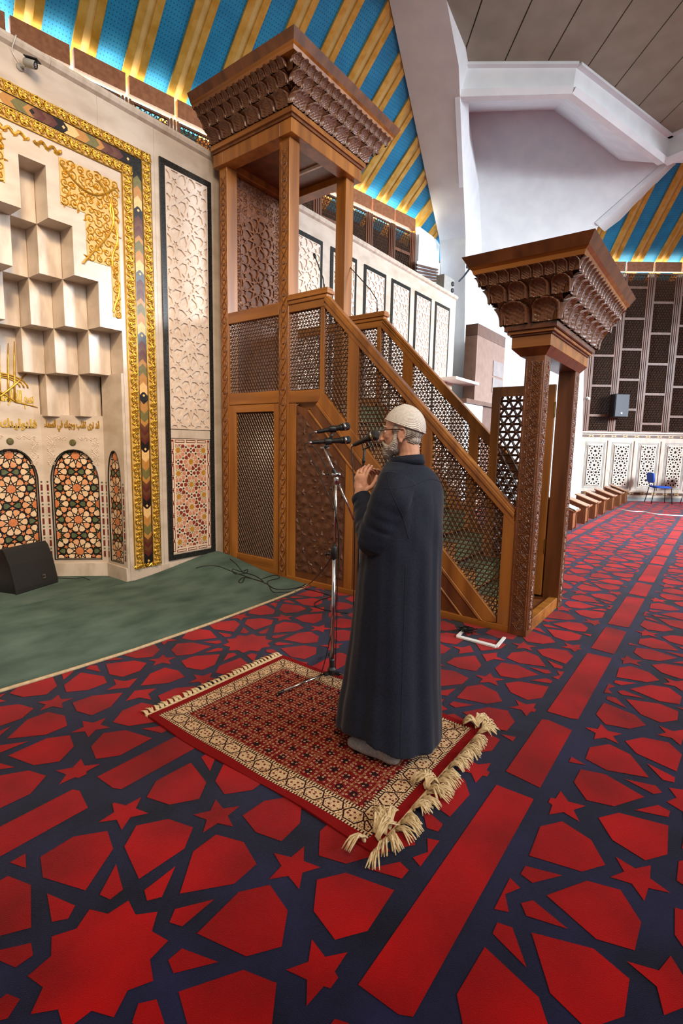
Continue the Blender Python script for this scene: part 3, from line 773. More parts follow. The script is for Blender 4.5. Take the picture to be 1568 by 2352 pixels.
# dado with pierced star grilles
b = MB(); b.prism([(6.9, 0), (14, 0), (14, 2.2), (6.9, 2.2)], F2, -.05, 0.0); b.build('dado', M_marble2, scr2)
b = MB(); b.prism([(6.9, 2.17), (14, 2.17), (14, 2.22), (6.9, 2.22)], F2, 0.0, 0.06); b.build('dado_cap', M_marble2, scr2)
M_skirt = pm('grey_skirting', RGB(128, 132, 132), RGB(144, 148, 146), 8, rough=0.5)
b = MB(); b.prism([(6.9, 0), (14, 0), (14, .12), (6.9, .12)], F2, 0.0, 0.03); b.build('baseboard', M_skirt, scr2)
gw, gh = 0.46, 1.32
k = 0.30
polys = [p for kd, p in rosette_lattice(k, (-gw/2+.02, gw/2-.02, .02, gh-.02), 0, gh/2, grow=.84)]
for i in range(8):
    uc = 7.62+0.845*i if i < 3 else 7.62+0.845*i+0.0
    G2 = lambda u, v, w, uc=uc: F2(uc+u, 0.48+v, w)
    b = MB(); pierced(b, [(-gw/2, 0), (gw/2, 0), (gw/2, gh), (-gw/2, gh)], polys, G2, 0.006, 0.03)
    g = b.build('star_grille', M_carved, scr2)
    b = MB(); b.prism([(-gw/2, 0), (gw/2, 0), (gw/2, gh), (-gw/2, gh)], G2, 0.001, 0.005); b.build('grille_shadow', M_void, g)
    b = MB()                      # inlaid lines and frame round each grille
    for d_, t in ((0.05, .012), (0.085, .012)):
        x0_, x1_, y0_, y1_ = -gw/2-d_, gw/2+d_, -d_, gh+d_
        for q in ((x0_, x1_, y0_, y0_+t), (x0_, x1_, y1_-t, y1_), (x0_, x0_+t, y0_, y1_), (x1_-t, x1_, y0_, y1_)):
            b.prism([(q[0], q[2]), (q[1], q[2]), (q[1], q[3]), (q[0], q[3])], G2, 0.0, 0.008)
    b.build('inlay_line', M_skirt, scr2)
    b = MB(); b.prism([(gw/2+.155, -.12), (gw/2+.185, -.12), (gw/2+.185, gh+.14), (gw/2+.155, gh+.14)], G2, 0.0, 0.03); b.build('pilaster', M_marble2, scr2)
M_inbr = pm('brown_inlay', RGB(84, 58, 44), RGB(108, 78, 60), 30, rough=0.4)
for (v0, v1) in ((0.20, 0.28), (2.04, 2.12)):
    b = MB(); b.prism([(7.0, v0), (14, v0), (14, v1), (7.0, v1)], F2, 0.0, 0.006, 0)
    u = 7.1
    while u < 13.9:
        c = (v0+v1)/2
        for s in (1, -1): b.prism([(u, c), (u+s*.05, v0+.012), (u+s*.09, v0+.012), (u+s*.04, c), (u+s*.09, v1-.012), (u+s*.05, v1-.012)], F2, 0.006, 0.01, 1)
        u += 0.36
    b.build('inlay_band', [M_inbr, CHC[0]], scr2)
b = MB(); b.prism([(7.02, .28), (7.10, .28), (7.10, 2.04), (7.02, 2.04)], F2, 0, .006); b.build('inlay_band', M_inbr, scr2)

# --- sloping blue roof with gilded ribs over each screen wall
def roof(name, F, zt, corners, dend, ribs, ceil_label):
    R = lambda u, d, w=0.0: F(u, zt+0.10+SL*d, d)+Vector((0, 0, -w))
    b = MB(); n = len(corners)
    b.add([R(u, d) for u, d in corners]+[R(u, d, -.1) for u, d in corners], [tuple(range(n)), tuple(range(2*n-1, n-1, -1))]+[(i, n+i, n+(i+1) % n, (i+1) % n) for i in range(n)])
    c = struct(b.build(name, M_blue if F is F1 else M_blue2nd), ceil_label)
    for u in ribs:
        bb = MB(); dm = lambda a: dend(a)
        def slab(a, e, w0, w1, mi):
            da, de = dend(a), dend(e)
            vs = [R(a, -.55, w0), R(e, -.55, w0), R(e, de, w0), R(a, da, w0), R(a, -.55, w1), R(e, -.55, w1), R(e, de, w1), R(a, da, w1)]
            bb.add(vs, [(0, 3, 2, 1), (4, 5, 6, 7), (0, 1, 5, 4), (2, 3, 7, 6), (1, 2, 6, 5), (0, 4, 7, 3)], mi)
        slab(u, u+.115, 0.0, .05, 0); slab(u+.115, u+.225, 0.0, .012, 1); slab(u+.225, u+.34, 0.0, .05, 0)
        bb.build('gilded_rib', [M_ribgold, M_ribcream], c)
    return c
d1 = lambda u: min(6.5, (12.12-u)/2.02-.14)
roof1 = roof('ceiling', F1, ZT1, [(-2.0, -.58), (13.0, -.58), (-1.2, 6.5), (-2.0, 6.5)], d1, [2.70+.745*i for i in range(-6, 13)], 'sloping blue roof with gilded ribs above the prayer wall')
d2 = lambda u: min(4.5, (u-5.75)/1.13)
roof2 = roof('ceiling', F2, ZT2, [(5.1, -.58), (14.0, -.58), (14.0, 4.5), (10.83, 4.5)], d2, [7.49+.745*i for i in range(-1, 8)], 'sloping blue roof with gilded ribs above the far wall')
# assumed cove lighting: lamps added unseen behind the fascia boards
def cove(F, zt, u0, u1, power):
    a = F((u0+u1)/2, zt-.30, -.22); o = area('assumed_cove_light', a, F((u0+u1)/2, zt+1.0, .75), u1-u0, power, (1.0, 0.90, 0.72), 0.10)
    t = (F(1, 0, 0)-F(0, 0, 0)).normalized(); zz = -(F((u0+u1)/2, zt+1.0, .75)-a).normalized()
    y = zz.cross(t).normalized(); mw = Matrix.Translation(a) @ Matrix((t, y, zz)).transposed().to_4x4(); o.matrix_world = mw
cove(F1, ZT1, -1.0, 10.9, 260); cove(F2, ZT2, 6.9, 13.5, 90)

# --- white concrete corner pier with its two ribs, and the tan soffit
TZ = 9.0
ta, tb, tc = on_axis(1053, 150, 2, TZ), on_axis(1325, 149, 2, TZ), on_axis(1537, 314, 2, TZ)
tl = on_axis(1025, 0, 2, TZ); tr = on_axis(1568, 300, 2, TZ)
ext_l = ta+(tl-ta)*3.2; ext_r = tc+(tr-tc)*12
soff = [ta, tb, tc, ext_r, Vector((10.5, -2.2, TZ)), Vector((4.2, 0.8, TZ)), ext_l]
def slab3(b, pts, h, mi=0):
    n = len(pts); up = Vector((0, 0, h))
    b.add(list(pts)+[p+up for p in pts], [tuple(range(n)), tuple(range(2*n-1, n-1, -1))]+[(i, n+i, n+(i+1) % n, (i+1) % n) for i in range(n)], mi)
# soffit boards: strips between the grooves, clipped to the soffit outline
poly2 = [(p.x, p.y) for p in soff]; cen = (sum(p[0] for p in poly2)/len(poly2), sum(p[1] for p in poly2)/len(poly2))
gd = Vector((1.05, 0.82, 0)).normalized(); gn = Vector((-gd.y, gd.x, 0))
b = MB(); slab3(b, [p+Vector((0, 0, .03)) for p in soff], 0.2)
soffit = struct(b.build('ceiling', pm('soffit_backing', RGB(70, 58, 46), RGB(80, 66, 54), 4, rough=0.8)), 'tan panelled soffit with white border high over the corner')
g0 = gn.dot(on_axis(1060, 140, 2, TZ)); g1 = gn.dot(on_axis(1159, 140, 2, TZ)); gp = abs(g1-g0)
for i in range(-14, 6):
    lo, hi = g0+gp*i+.012, g0+gp*(i+1)-.012
    big = 40
    strip_ = [gd*-big+gn*lo, gd*big+gn*lo, gd*big+gn*hi, gd*-big+gn*hi]
    pts = poly2
    # clip the (non-convex-safe) outline by the strip
    cp = clip_poly(pts, [(q.x, q.y) for q in strip_])
    if len(cp) >= 3 and abs(area2(cp)) > .01:
        bb = MB(); slab3(bb, [Vector((q[0], q[1], TZ)) for q in cp], 0.03); bb.build('soffit_panel', M_tan, soffit)
# white border, fascia
fa, fb, fc = on_axis(1056, 222, 2, 8.53), on_axis(1314, 215, 2, 8.50), on_axis(1525, 375, 2, 8.42)
def ribbon(b, top, bot, th, mi=0):
    n = len(top)
    for i in range(n-1):
        q = [top[i], top[i+1], bot[i+1], bot[i]]; nn = (q[1]-q[0]).cross(q[3]-q[0]).normalized()
        if nn.dot(q[0]-EYEP) < 0: nn = -nn
        b.add(q+[p+nn*th for p in q], [(0, 1, 2, 3), (7, 6, 5, 4), (0, 4, 5, 1), (1, 5, 6, 2), (2, 6, 7, 3), (3, 7, 4, 0)], mi)
pier = MB()
up = Vector((0, 0, 1))
fl = on_axis(1040, 80, 2, 8.6)
b = MB()
for p, q in ((ta, tb), (tb, tc), (tc, ext_r)):
    d = (q-p).normalized(); nn = Vector((-d.y, d.x, 0)); nn = nn if nn.dot(Vector((cen[0], cen[1], TZ))-p) > 0 else -nn
    vs = [p-nn*.03, q-nn*.03, q+nn*.10, p+nn*.10]; slab3(b, [v-up*.05 for v in vs], .06)
b.build('soffit_border', M_plaster, soffit)
# left rib: from the foot up along the roof
Lr = [(13.56, 6.94, 7.34), (12.23, 6.52, 7.84), (10.92, 6.07, 8.36), (9.82, 5.73, 8.76), (9.05, 5.56, 8.99), (8.22, 5.37, 9.25), (6.4, 4.83, 9.9)]
Lr = [Vector(p) for p in Lr]; Lr = [Lr[0]+(Lr[5]-Lr[0])*t for t in (0, .25, .45, .66, .80, 1.0, 1.35)]
_R0 = on_axis(1069, 544, 0, 13.5); _n = (Lr[5]-Lr[0]).cross(_R0-Lr[0]).normalized(); _D = _n.dot(_R0)
Rr_ = [on_plane(px, py, _n, _D) for px, py in ((1069, 544), (1064, 430), (1060, 330), (1056, 222), (1053, 150), (1025, 0), (991, -180))]
fa = Rr_[3]
ribbon(pier, [ta+up*.1, tb+up*.1, tc+up*.1, ext_r+up*.1], [fa, fb, fc, ext_r-up*.55], .15)
ribbon(pier, Lr, Rr_, .5)
foot = [Lr[0], Rr_[0]]; 
fl0, fr0 = on_axis(1037, 905, 0, 13.2), on_axis(1076, 905, 0, 13.35)
ribbon(pier, [Lr[0], Rr_[0]], [Vector((fl0.x, fl0.y, 0)), Vector((fr0.x, fr0.y, 0))], .5)
# wall from the screens' end to the pier foot
e1 = F1(10.95, 0, 0.1)
ribbon(pier, [Vector((e1.x, e1.y, 7.3)), Vector((Lr[0].x+.2, Lr[0].y+.1, 7.4))], [Vector((e1.x, e1.y, 4.0)), Vector((Lr[0].x+.2, Lr[0].y+.1, 4.0))], .1)
# pier back plane
pn = Vector((cos(radians(30)), sin(radians(30)), 0)); pD = 14.95
bp = lambda x, y: on_plane(x, y, pn, pD)
back = [bp(1075, 259), bp(1271, 252), bp(1424, 369), bp(1540, 372), bp(1372, 520), bp(1346, 640)]
lb = bp(1346, 1000); la = bp(1075, 1000)
back += [Vector((lb.x, lb.y, 0)), Vector((la.x, la.y, 0))]
n_ = len(back); pier.add(back+[p+pn*.3 for p in back], [tuple(range(n_)), tuple(range(2*n_-1, n_-1, -1))]+[(i, n_+i, n_+(i+1) % n_, (i+1) % n_) for i in range(n_)])
# sloping reveals between fascia and back plane
ribbon(pier, [fa, fb], [back[0], back[1]], .12); ribbon(pier, [fb, fc], [back[1], back[2]], .12)
pier.poly([fc, back[2], back[3]])
# left reveal of the recess, from rib edge to the back plane
ribbon(pier, [fa, Rr_[1], Rr_[0], Vector((fr0.x, fr0.y, 0))], [back[0], bp(1100, 430), bp(1106, 560), Vector((la.x+.35, la.y-.5, 0))], .1)
# right rib over the far screens
rr0 = [bp(1540, 372)-pn*.05, bp(1372, 520)-pn*.05]; rr1 = [on_plane(1575, 392, pn, 16.4), on_plane(1388, 532, pn, 16.4)]
ribbon(pier, rr0, rr1, .12)
ribbon(pier, [fc, ext_r-up*.55], [bp(1540, 372), on_plane(1700, 372, pn, 15.5)], .1)
struct(pier.build('wall_corner', M_plaster), 'white concrete corner pier with folded ribs')
# ================================================================== wooden pulpit (minbar)
MX0, MX1 = 4.30, 5.45                       # near and far faces
minbar = thing('minbar', 'tall carved wooden pulpit with lattice stair rails, canopy and gate', 'pulpit', ((MX0+MX1)/2, 3.2, 0))
def side_frame(face):                       # u = y, v = z, w = outwards
    return FR((MX0, 0, 0), (0, 1, 0), (0, 0, 1), (-1, 0, 0)) if face < 0 else FR((MX1, 0, 0), (0, 1, 0), (0, 0, 1), (1, 0, 0))
def rect(a, b_, c, d): return [(a, c), (b_, c), (b_, d), (a, d)]
TH = 0.055
def low(y, base): return base
railz = lambda y: 3.10-(3.50-y)*0.985       # centre of the hand rail
strz = lambda y: 2.115-(3.545-y)*1.013      # centre of the stringer
for face in (-1, 1):
    F = side_frame(face)
    def part(name, poly, w0=-TH, w1=0.0, m=M_wood, bev=0.004):
        b = MB(); b.prism(poly, F, w0, w1); return b.build(name, m, minbar, bevel=bev, seg=1)
    def lat(name, poly, pitch=0.048, r=None, parent=None, w=-TH/2):
        b = MB(); lattice(b, poly, lambda u, v, x=0: F(u, v, x+w), pitch, r); return stuff(b.build(name, M_lat, parent or minbar))
    # --- lower bay beside the wall: framed lattice door
    part('door_stile', rect(4.905, 5.02, .10, 2.07)); part('door_stile', rect(4.16, 4.25, .10, 2.07))
    part('door_rail', rect(4.25, 4.905, 1.98, 2.07), m=M_woodh); part('door_rail', rect(4.25, 4.905, .10, .21), m=M_woodh)
    lat('lattice', rect(4.25, 4.905, .21, 1.98), 0.042)
    part('plinth_board', rect(4.0, 5.02, 0.0, .10), m=M_woodh)
    # --- balustrade of the landing
    part('middle_rail', rect(4.16, 5.02, 2.075, 2.215), w1=.004, m=M_woodh)
    lat('lattice', rect(4.16, 5.02, 2.215, 3.05), 0.044)
    part('top_rail', rect(4.16, 5.02, 3.05, 3.18), w1=.008, m=M_woodh)
    lat('lattice', rect(3.56, 4.01, 2.20, 3.05), 0.044)
    part('landing_post', rect(3.505, 3.56, 2.10, 3.06))
    part('middle_rail', rect(3.56, 4.01, 2.065, 2.20), w1=.004, m=M_woodh)
    part('top_rail', rect(3.50, 4.01, 3.05, 3.13), w1=.008, m=M_woodh)
    b = MB(); b.prism([(3.46, 3.13), (4.01, 3.13), (4.01, 3.17), (3.46, 3.17)], F, -TH-.015, .022); b.prism([(3.44, 3.17), (4.01, 3.17), (4.01, 3.205), (3.44, 3.205)], F, -TH-.03, .036)
    b.prism([(3.45, 3.205), (4.01, 3.205), (4.01, 3.232), (3.45, 3.232)], F, -TH-.02, .026); b.build('rail_cap', M_woodh, minbar, bevel=.004, seg=1)
    # --- stair rail: moulded hand rail in three strips, stringer, posts, newel
    a0, a1 = 3.50, 1.385
    for (d0, d1_, w1, nm) in ((-.062, .004, .012, 'hand_rail'), (.004, .04, .028, 'rail_moulding'), (.04, .066, .016, 'rail_moulding')):
        part(nm, [(a1, railz(a1)+d0), (a0, railz(a0)+d0), (a0-.012, railz(a0)+d1_+.008), (a1-.005, railz(a1)+d1_)], -TH-.006, w1, M_wood)
    part('stringer', [(1.487, .07), (1.487, .113), (3.52, 2.175), (3.575, 2.062), (1.60, .06)], w1=.010)
    part('stringer_moulding', [(1.60, .06), (3.575, 2.062), (3.60, 2.04), (1.64, .06)], w1=.018)
    part('lower_stringer', [(1.64, .06), (3.60, 2.04), (3.70, 1.985), (1.80, .06)], w1=.002, m=M_wooddk)
    part('stringer_moulding', [(1.80, .06), (3.70, 1.985), (3.72, 1.975), (1.825, .06)], w1=.010)
    for (p0, p1) in ((3.05, 3.185), (2.19, 2.30)):
        part('rail_post', [(p0, strz(p0)+.05), (p1, strz(p1)+.05), (p1, railz(p1)-.05), (p0, railz(p0)-.05)], w1=.006)
    part('newel_post', [(1.372, .06), (1.478, .06), (1.478, railz(1.478)-.04), (1.372, railz(1.372)-.02)], w1=.010)
    for (p0, p1) in ((3.185, 3.505), (2.30, 3.05), (1.478, 2.19)):
        lat('lattice', [(p0, max(.1, strz(p0)+.055)), (p1, strz(p1)+.055), (p1, railz(p1)-.06), (p0, railz(p0)-.06)], 0.046)
    # --- panelled side under the stairs
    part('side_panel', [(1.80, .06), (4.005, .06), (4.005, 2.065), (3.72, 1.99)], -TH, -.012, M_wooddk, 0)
    part('panel_stile', rect(3.90, 4.01, .06, 2.065), w1=-.002)
    part('panel_stile', [(3.085, .06), (3.19, .06), (3.19, 1.43), (3.085, 1.32)], w1=-.004)
    part('base_board', [(1.372, 0), (4.01, 0), (4.01, .062), (1.372, .062)], w1=.012, m=M_woodh)
    if face < 0:
        # embossed star panel
        clip = [(3.20, .14), (3.89, .14), (3.89, 1.99), (3.78, 1.90), (3.20, 1.32)]
        b = MB(); k = 0.44
        for kd, ps in rosette_lattice(k, (3.20, 3.89, .14, 2.0), 3.50, .50, grow=1.14, clip=clip):
            n = len(ps); mx = sum(p[0] for p in ps)/n; my = sum(p[1] for p in ps)/n; h = .003+.008*random.random()
            b.add([F(u, v, -.010) for u, v in ps]+[F(mx+random.uniform(-.008, .008), my+random.uniform(-.008, .008), h)], [(i, (i+1) % n, n) for i in range(n)])
        b.prism(clip, F, -.03, -.008); stuff(b.build('embossed_star_panel', M_panelbr, minbar))
    # --- carved posts that carry the canopy
    for (y0, y1) in ((5.02, 5.155), (4.008, 4.162)):
        b = MB(); xa, xb = (MX0-.012, MX0+.15) if face < 0 else (MX1-.15, MX1+.012)
        b.box(xa, xb, y0, y1, 0.0, 4.88); pst = b.build('canopy_post', M_wood, minbar, bevel=.005, seg=1)
        if face < 0:
            b = MB(); yc = (y0+y1)/2; G = lambda u, v, w=0: Vector((MX0-.012-w, yc+u, v))
            for s in (1, -1): b.tube([G(s*.040*sin(pi*(z-.1)/.17), z, .004) for z in [.1+(4.74-.1)*i/330 for i in range(331)]], .0075, 4)
            for i in range(28):
                z = .1+.085+.17*i
                if z < 4.7: b.lathe([(.020, 0), (.020, .006), (.012, .012), (0.0, .012)], G(0, z, 0), (-1, 0, 0), 8)
            for s in (1, -1): b.tube([G(s*.060, .06, .002), G(s*.060, 4.8, .002)], .005, 4)
            b.build('interlace_carving', M_carve, pst, smooth=True)
# inner faces of the near front post towards the stairs are plain; steps and landing
M_runner = pm('stair_runner', RGB(48, 66, 34), RGB(70, 88, 46), 20, rough=0.95)
N = 9
for i in range(N):
    z1 = 2.06*(i+1)/N; y1 = 1.58+(3.52-1.58)*i/N; y2 = 1.58+(3.52-1.58)*(i+1)/N+.02
    b = MB(); b.box(MX0+TH+.01, MX1-TH-.01, y1, y2, z1-.2 if z1 > .25 else 0.0, z1-.012); st = b.build('step', M_woodh, minbar)
    b = MB(); b.box(MX0+.25, MX1-.25, y1-.006, y2, z1-.012, z1-.002); b.box(MX0+.25, MX1-.25, y1-.006, y1-.001, z1-.18 if z1 > .25 else .03, z1-.012); b.build('runner', M_runner, st)
b = MB(); b.box(MX0+TH, MX1-TH, 3.50, 5.15, 2.0, 2.058); b.build('landing', M_woodh, minbar)
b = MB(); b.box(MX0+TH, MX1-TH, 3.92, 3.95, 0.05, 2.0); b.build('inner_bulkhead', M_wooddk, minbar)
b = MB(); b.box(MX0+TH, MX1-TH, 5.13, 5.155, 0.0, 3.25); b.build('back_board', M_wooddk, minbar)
# --- carved back panel with a star-lattice arch
b = MB(); b.box(MX0+.14, MX1-.14, 5.12, 5.155, 3.2, 4.88); bp_ = b.build('back_panel', M_wooddk, minbar)
FB = FR(((MX0+MX1)/2, 5.12, 0), (1, 0, 0), (0, 0, 1), (0, -1, 0))
b = MB()
for s in (1, -1): b.prism([(s*.40, 3.2), (s*.435, 3.2), (s*.435, 4.86), (s*.40, 4.86)], FB, 0, .02)
arch = [(u, v) for u, v in arch_outline(.30, 4.18, 4.50, 3.30)]
outer = [(-.40, 3.2), (.40, 3.2), (.40, 4.84), (-.40, 4.84)]
pierced(b, outer, [arch], FB, 0.0, .014); b.build('arch_surround', M_carve, bp_)
b = MB(); k = 0.40
polys = [p for kd, p in rosette_lattice(k, (-.30, .30, 3.3, 4.5), 0, 3.62, grow=1.05, clip=[(u*.97, 3.31+(v-3.3)*.985) for u, v in arch])]
pierced(b, arch, polys, FB, 0.0, .022); b.build('star_lattice', M_carve, bp_)
b = MB(); rr = random.Random(5)
for i in range(7):
    for j in range(16):
        u = -.34+.68*i/6; v = 3.3+1.48*j/15
        if v < 4.15 and abs(u) < .33: continue
        if hypot(u/.32, (v-4.15)/.38) < 1.0: continue
        spiral(b, FB, (u, v), .048, rr.uniform(0, 6), 1.5, rr.choice((1, -1)), .007, .017, n=12)
        leaf(b, FB, (u+.03, v+.03), rr.uniform(0, 6), .05, .03, .017)
stuff(b.build('scroll_carving', M_carve, bp_))

# --- carved scallops of the two cornices
def scallop(name, ratio):
    """unit shield: u in [-.5,.5], v in [0,1]; leans out by 1 at the top; arch-framed carved field"""
    b = MB(); n, m_ = 22, 22
    def depth(u, v):
        lean = 0.12*v+0.88*v**3
        ar, top, t = 0.43, 0.58, v-0.03
        q = abs(u)/ar if t < top else hypot(u/ar, (t-top)/0.36)
        if q < 1.0:
            d = 0.42 if q > 0.80 else (0.16+0.07*sin(u*40)*sin(v*26+1)+0.05*sin(u*23+v*31))
            if 0.9 < q: d = 0.34
        else: d = -0.30 if q < 1.12 else -0.12
        return lean+d
    for j in range(m_+1):
        for i in range(n+1):
            u = -.5+i/n; v = j/m_; b.v.append((u, -depth(u, v), v))
    for j in range(m_):
        for i in range(n): b.f.append((j*(n+1)+i, j*(n+1)+i+1, (j+1)*(n+1)+i+1, (j+1)*(n+1)+i)); b.m.append(0)
    o = len(b.v)
    return b.mesh(name, M_carve, smooth=True)
me_scal = scallop('scallop', 1)
def cornice(x0, x1, y0, y1, z, heights, outs, counts, sides, top):
    """heights/outs: tier boundaries above z and outward offsets; counts per metre; sides drawn"""
    par = minbar
    for t in range(len(counts)):
        h0, h1, o0, o1 = heights[t], heights[t+1], outs[t], outs[t+1]
        b = MB(); e = .02
        a0, a1 = o0-.05, o0+(o1-o0)*.25-.02
        lo = [(x0-a0, y0-a0), (x1+a0, y0-a0), (x1+a0, y1+a0*sides['back']), (x0-a0, y1+a0*sides['back'])]
        hi = [(x0-a1, y0-a1), (x1+a1, y0-a1), (x1+a1, y1+a1*sides['back']), (x0-a1, y1+a1*sides['back'])]
        b.add([(p[0], p[1], z+h0) for p in lo]+[(p[0], p[1], z+h1) for p in hi], [(0, 1, 2, 3), (7, 6, 5, 4), (0, 4, 5, 1), (1, 5, 6, 2), (2, 6, 7, 3), (3, 7, 4, 0)])
        core = b.build('cornice_core', M_wooddk, par)
        for sd, (p, q, n_) in {'near': ((x0, y1), (x0, y0), (-1, 0)), 'front': ((x0, y0), (x1, y0), (0, -1)), 'far': ((x1, y0), (x1, y1), (1, 0)), 'rear': ((x1, y1), (x0, y1), (0, 1))}.items():
            if sd == 'rear' and not sides['back']: continue
            L_ = hypot(q[0]-p[0], q[1]-p[1]); om = (o0+o1)/2; ext = om*(1 if (sd in ('front', 'rear') or sides['back']) else .5)
            n = max(2, round((L_+2*ext)*counts[t])); d = ((q[0]-p[0])/L_, (q[1]-p[1])/L_)
            e0 = ext if (sd in ('front', 'rear') or sides['back'] or sd == 'far') else 0.0
            e1 = ext if (sd in ('front', 'rear') or sides['back'] or sd == 'near') else 0.0
            w = (L_+e0+e1)/n
            for i in range(n):
                s_ = -e0+w*(i+.5)
                loc = (p[0]+d[0]*s_+n_[0]*o0, p[1]+d[1]*s_+n_[1]*o0, z+h0)
                ang = atan2(n_[1], n_[0])+pi/2
                piece('scallop', me_scal, core, loc, (0, 0, ang), (w*1.01, (o1-o0)*1.15, (h1-h0)*1.0))
    # crowning moulding
    zt = z+heights[-1]; o = outs[-1]
    for (da, db, za, zb, nm) in ((0.0, .012, 0, .03, 'cornice_bead'), (.01, .035, .03, .05, 'cornice_fillet'), (.03, .075, .05, top, 'crown_board')):
        b = MB()
        lo = [(x0-o-da, y0-o-da), (x1+o+da, y0-o-da), (x1+o+da, y1+(o+da)*sides['back']+.02*(1-sides['back'])), (x0-o-da, y1+(o+da)*sides['back']+.02*(1-sides['back']))]
        hi = [(x0-o-db, y0-o-db), (x1+o+db, y0-o-db), (x1+o+db, y1+(o+db)*sides['back']+.02*(1-sides['back'])), (x0-o-db, y1+(o+db)*sides['back']+.02*(1-sides['back']))]
        b.add([(p[0], p[1], zt+za) for p in lo]+[(p[0], p[1], zt+zb) for p in hi], [(0, 3, 2, 1), (4, 5, 6, 7), (0, 1, 5, 4), (1, 2, 6, 5), (2, 3, 7, 6), (3, 0, 4, 7)])
        b.build(nm, M_wooddk if nm == 'crown_board' else M_woodh, par)
def ringbeam(x0, x1, y0, y1, z0, z1, t, nm, m_, bev=.004):
    for q, mm in (((x0, x1, y0, y0+t), m_), ((x0, x1, y1-t, y1), m_), ((x0, x0+t, y0+t, y1-t), m_), ((x1-t, x1, y0+t, y1-t), m_)):
        b = MB(); b.box(q[0], q[1], q[2], q[3], z0, z1); b.build(nm, mm, minbar, bevel=bev, seg=1)
# canopy
CX0, CX1, CY0, CY1 = 4.235, 5.515, 3.935, 5.20
ringbeam(CX0, CX1, CY0, CY1, 4.85, 4.99, .17, 'canopy_beam', M_wood)
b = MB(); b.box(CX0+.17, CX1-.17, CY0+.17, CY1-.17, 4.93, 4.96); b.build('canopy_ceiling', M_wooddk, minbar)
for (o, za, zb) in ((.015, 4.99, 5.02), (.035, 5.02, 5.075)):
    b = MB(); b.box(CX0-o, CX1+o, CY0-o, CY1, za, zb); b.build('canopy_moulding', M_wooddk if o < .02 else M_woodh, minbar)
cornice(CX0, CX1, CY0, CY1, 5.075, [0, .125, .225, .295], [.03, .12, .20, .265], [4.2, 7.0, 10.0], {'back': 0}, .13)
b = MB(); b.lathe([(0, 0), (.07, -.004), (.075, -.03), (.03, -.05), (0, -.052)], ((CX0+CX1)/2, 4.55, 4.93), (0, 0, 1), 14); b.build('ceiling_rose', M_wooddk, minbar)
b = MB(); b.box(5.0, 5.03, 4.1, 4.7, 4.90, 4.93); b.build('lamp_tube', M_white, minbar)

# --- gate at the foot of the stairs
GX0, GX1, GY0, GY1 = 4.28, 5.47, 1.215, 1.372
def vcarve(F, width, z0, z1, period, th, parent, name='vine_carving'):
    b = MB(); vine(b, F, 0, z0, z1, width, period, th); 
    for s in (1, -1): b.tube([F(s*width*.62, z0, 0), F(s*width*.62, z1, 0)], th*.9, 4)
    return stuff(b.build(name, M_carve, parent))
for s, (xa, xb) in ((-1, (GX0, GX0+.158)), (1, (GX1-.158, GX1))):
    b = MB(); b.box(xa, xb, GY0, GY1, 0, 2.37); gp_ = b.build('gate_post', M_wooddk, minbar, bevel=.004, seg=1)
    xc, yc = (xa+xb)/2, (GY0+GY1)/2
    vcarve(lambda u, v, w=0: Vector((xc+u, GY0-w-.002, v)), .085, .06, 2.31, .12, .0048, gp_)
    vcarve(lambda u, v, w=0: Vector((xc+u+.0, GY0-w-.004, v)), .05, .06, 2.31, .07, .0035, gp_)
    if s < 0:
        vcarve(lambda u, v, w=0: Vector((GX0-w-.002, yc+u, v)), .10, .06, 2.31, .13, .0048, gp_)
        vcarve(lambda u, v, w=0: Vector((GX0-w-.004, yc-.02+u, v)), .06, .06, 2.31, .08, .0036, gp_)
b = MB(); b.box(GX0+.158, GX1-.158, GY0+.01, GY0+.09, 0, .11); b.build('threshold', M_woodh, minbar, bevel=.004, seg=1)
b = MB(); b.box(GX0+.03, GX1-.03, GY0+.09, 1.60, 0, .085); b.build('gate_floor', M_wooddk, minbar)
LX0, LX1, LY0, LY1 = 4.225, 5.525, 1.165, 1.475
b = MB(); b.add([(GX0-.002, GY0-.002, 2.35), (GX1+.002, GY0-.002, 2.35), (GX1+.002, GY1+.04, 2.35), (GX0-.002, GY1+.04, 2.35), (LX0, LY0, 2.41), (LX1, LY0, 2.41), (LX1, LY1, 2.41), (LX0, LY1, 2.41)],
        [(0, 3, 2, 1), (4, 5, 6, 7), (0, 1, 5, 4), (1, 2, 6, 5), (2, 3, 7, 6), (3, 0, 4, 7)]); b.build('gate_soffit', M_wooddk, minbar)
b = MB(); b.box(LX0, LX1, LY0, LY1, 2.41, 2.50); b.build('gate_lintel', M_woodh, minbar, bevel=.004, seg=1)
for (o, za, zb, mm) in ((.012, 2.50, 2.515, M_wooddk), (.03, 2.515, 2.54, M_woodh), (.05, 2.54, 2.585, M_wooddk)):
    b = MB(); b.box(LX0-o, LX1+o, LY0-o, LY1+o, za, zb); b.build('gate_moulding', mm, minbar, bevel=.003, seg=1)
cornice(LX0, LX1, LY0, LY1, 2.585, [0, .165, .29, .375], [.05, .13, .20, .25], [4.6, 7.0, 11.5], {'back': 1}, .125)
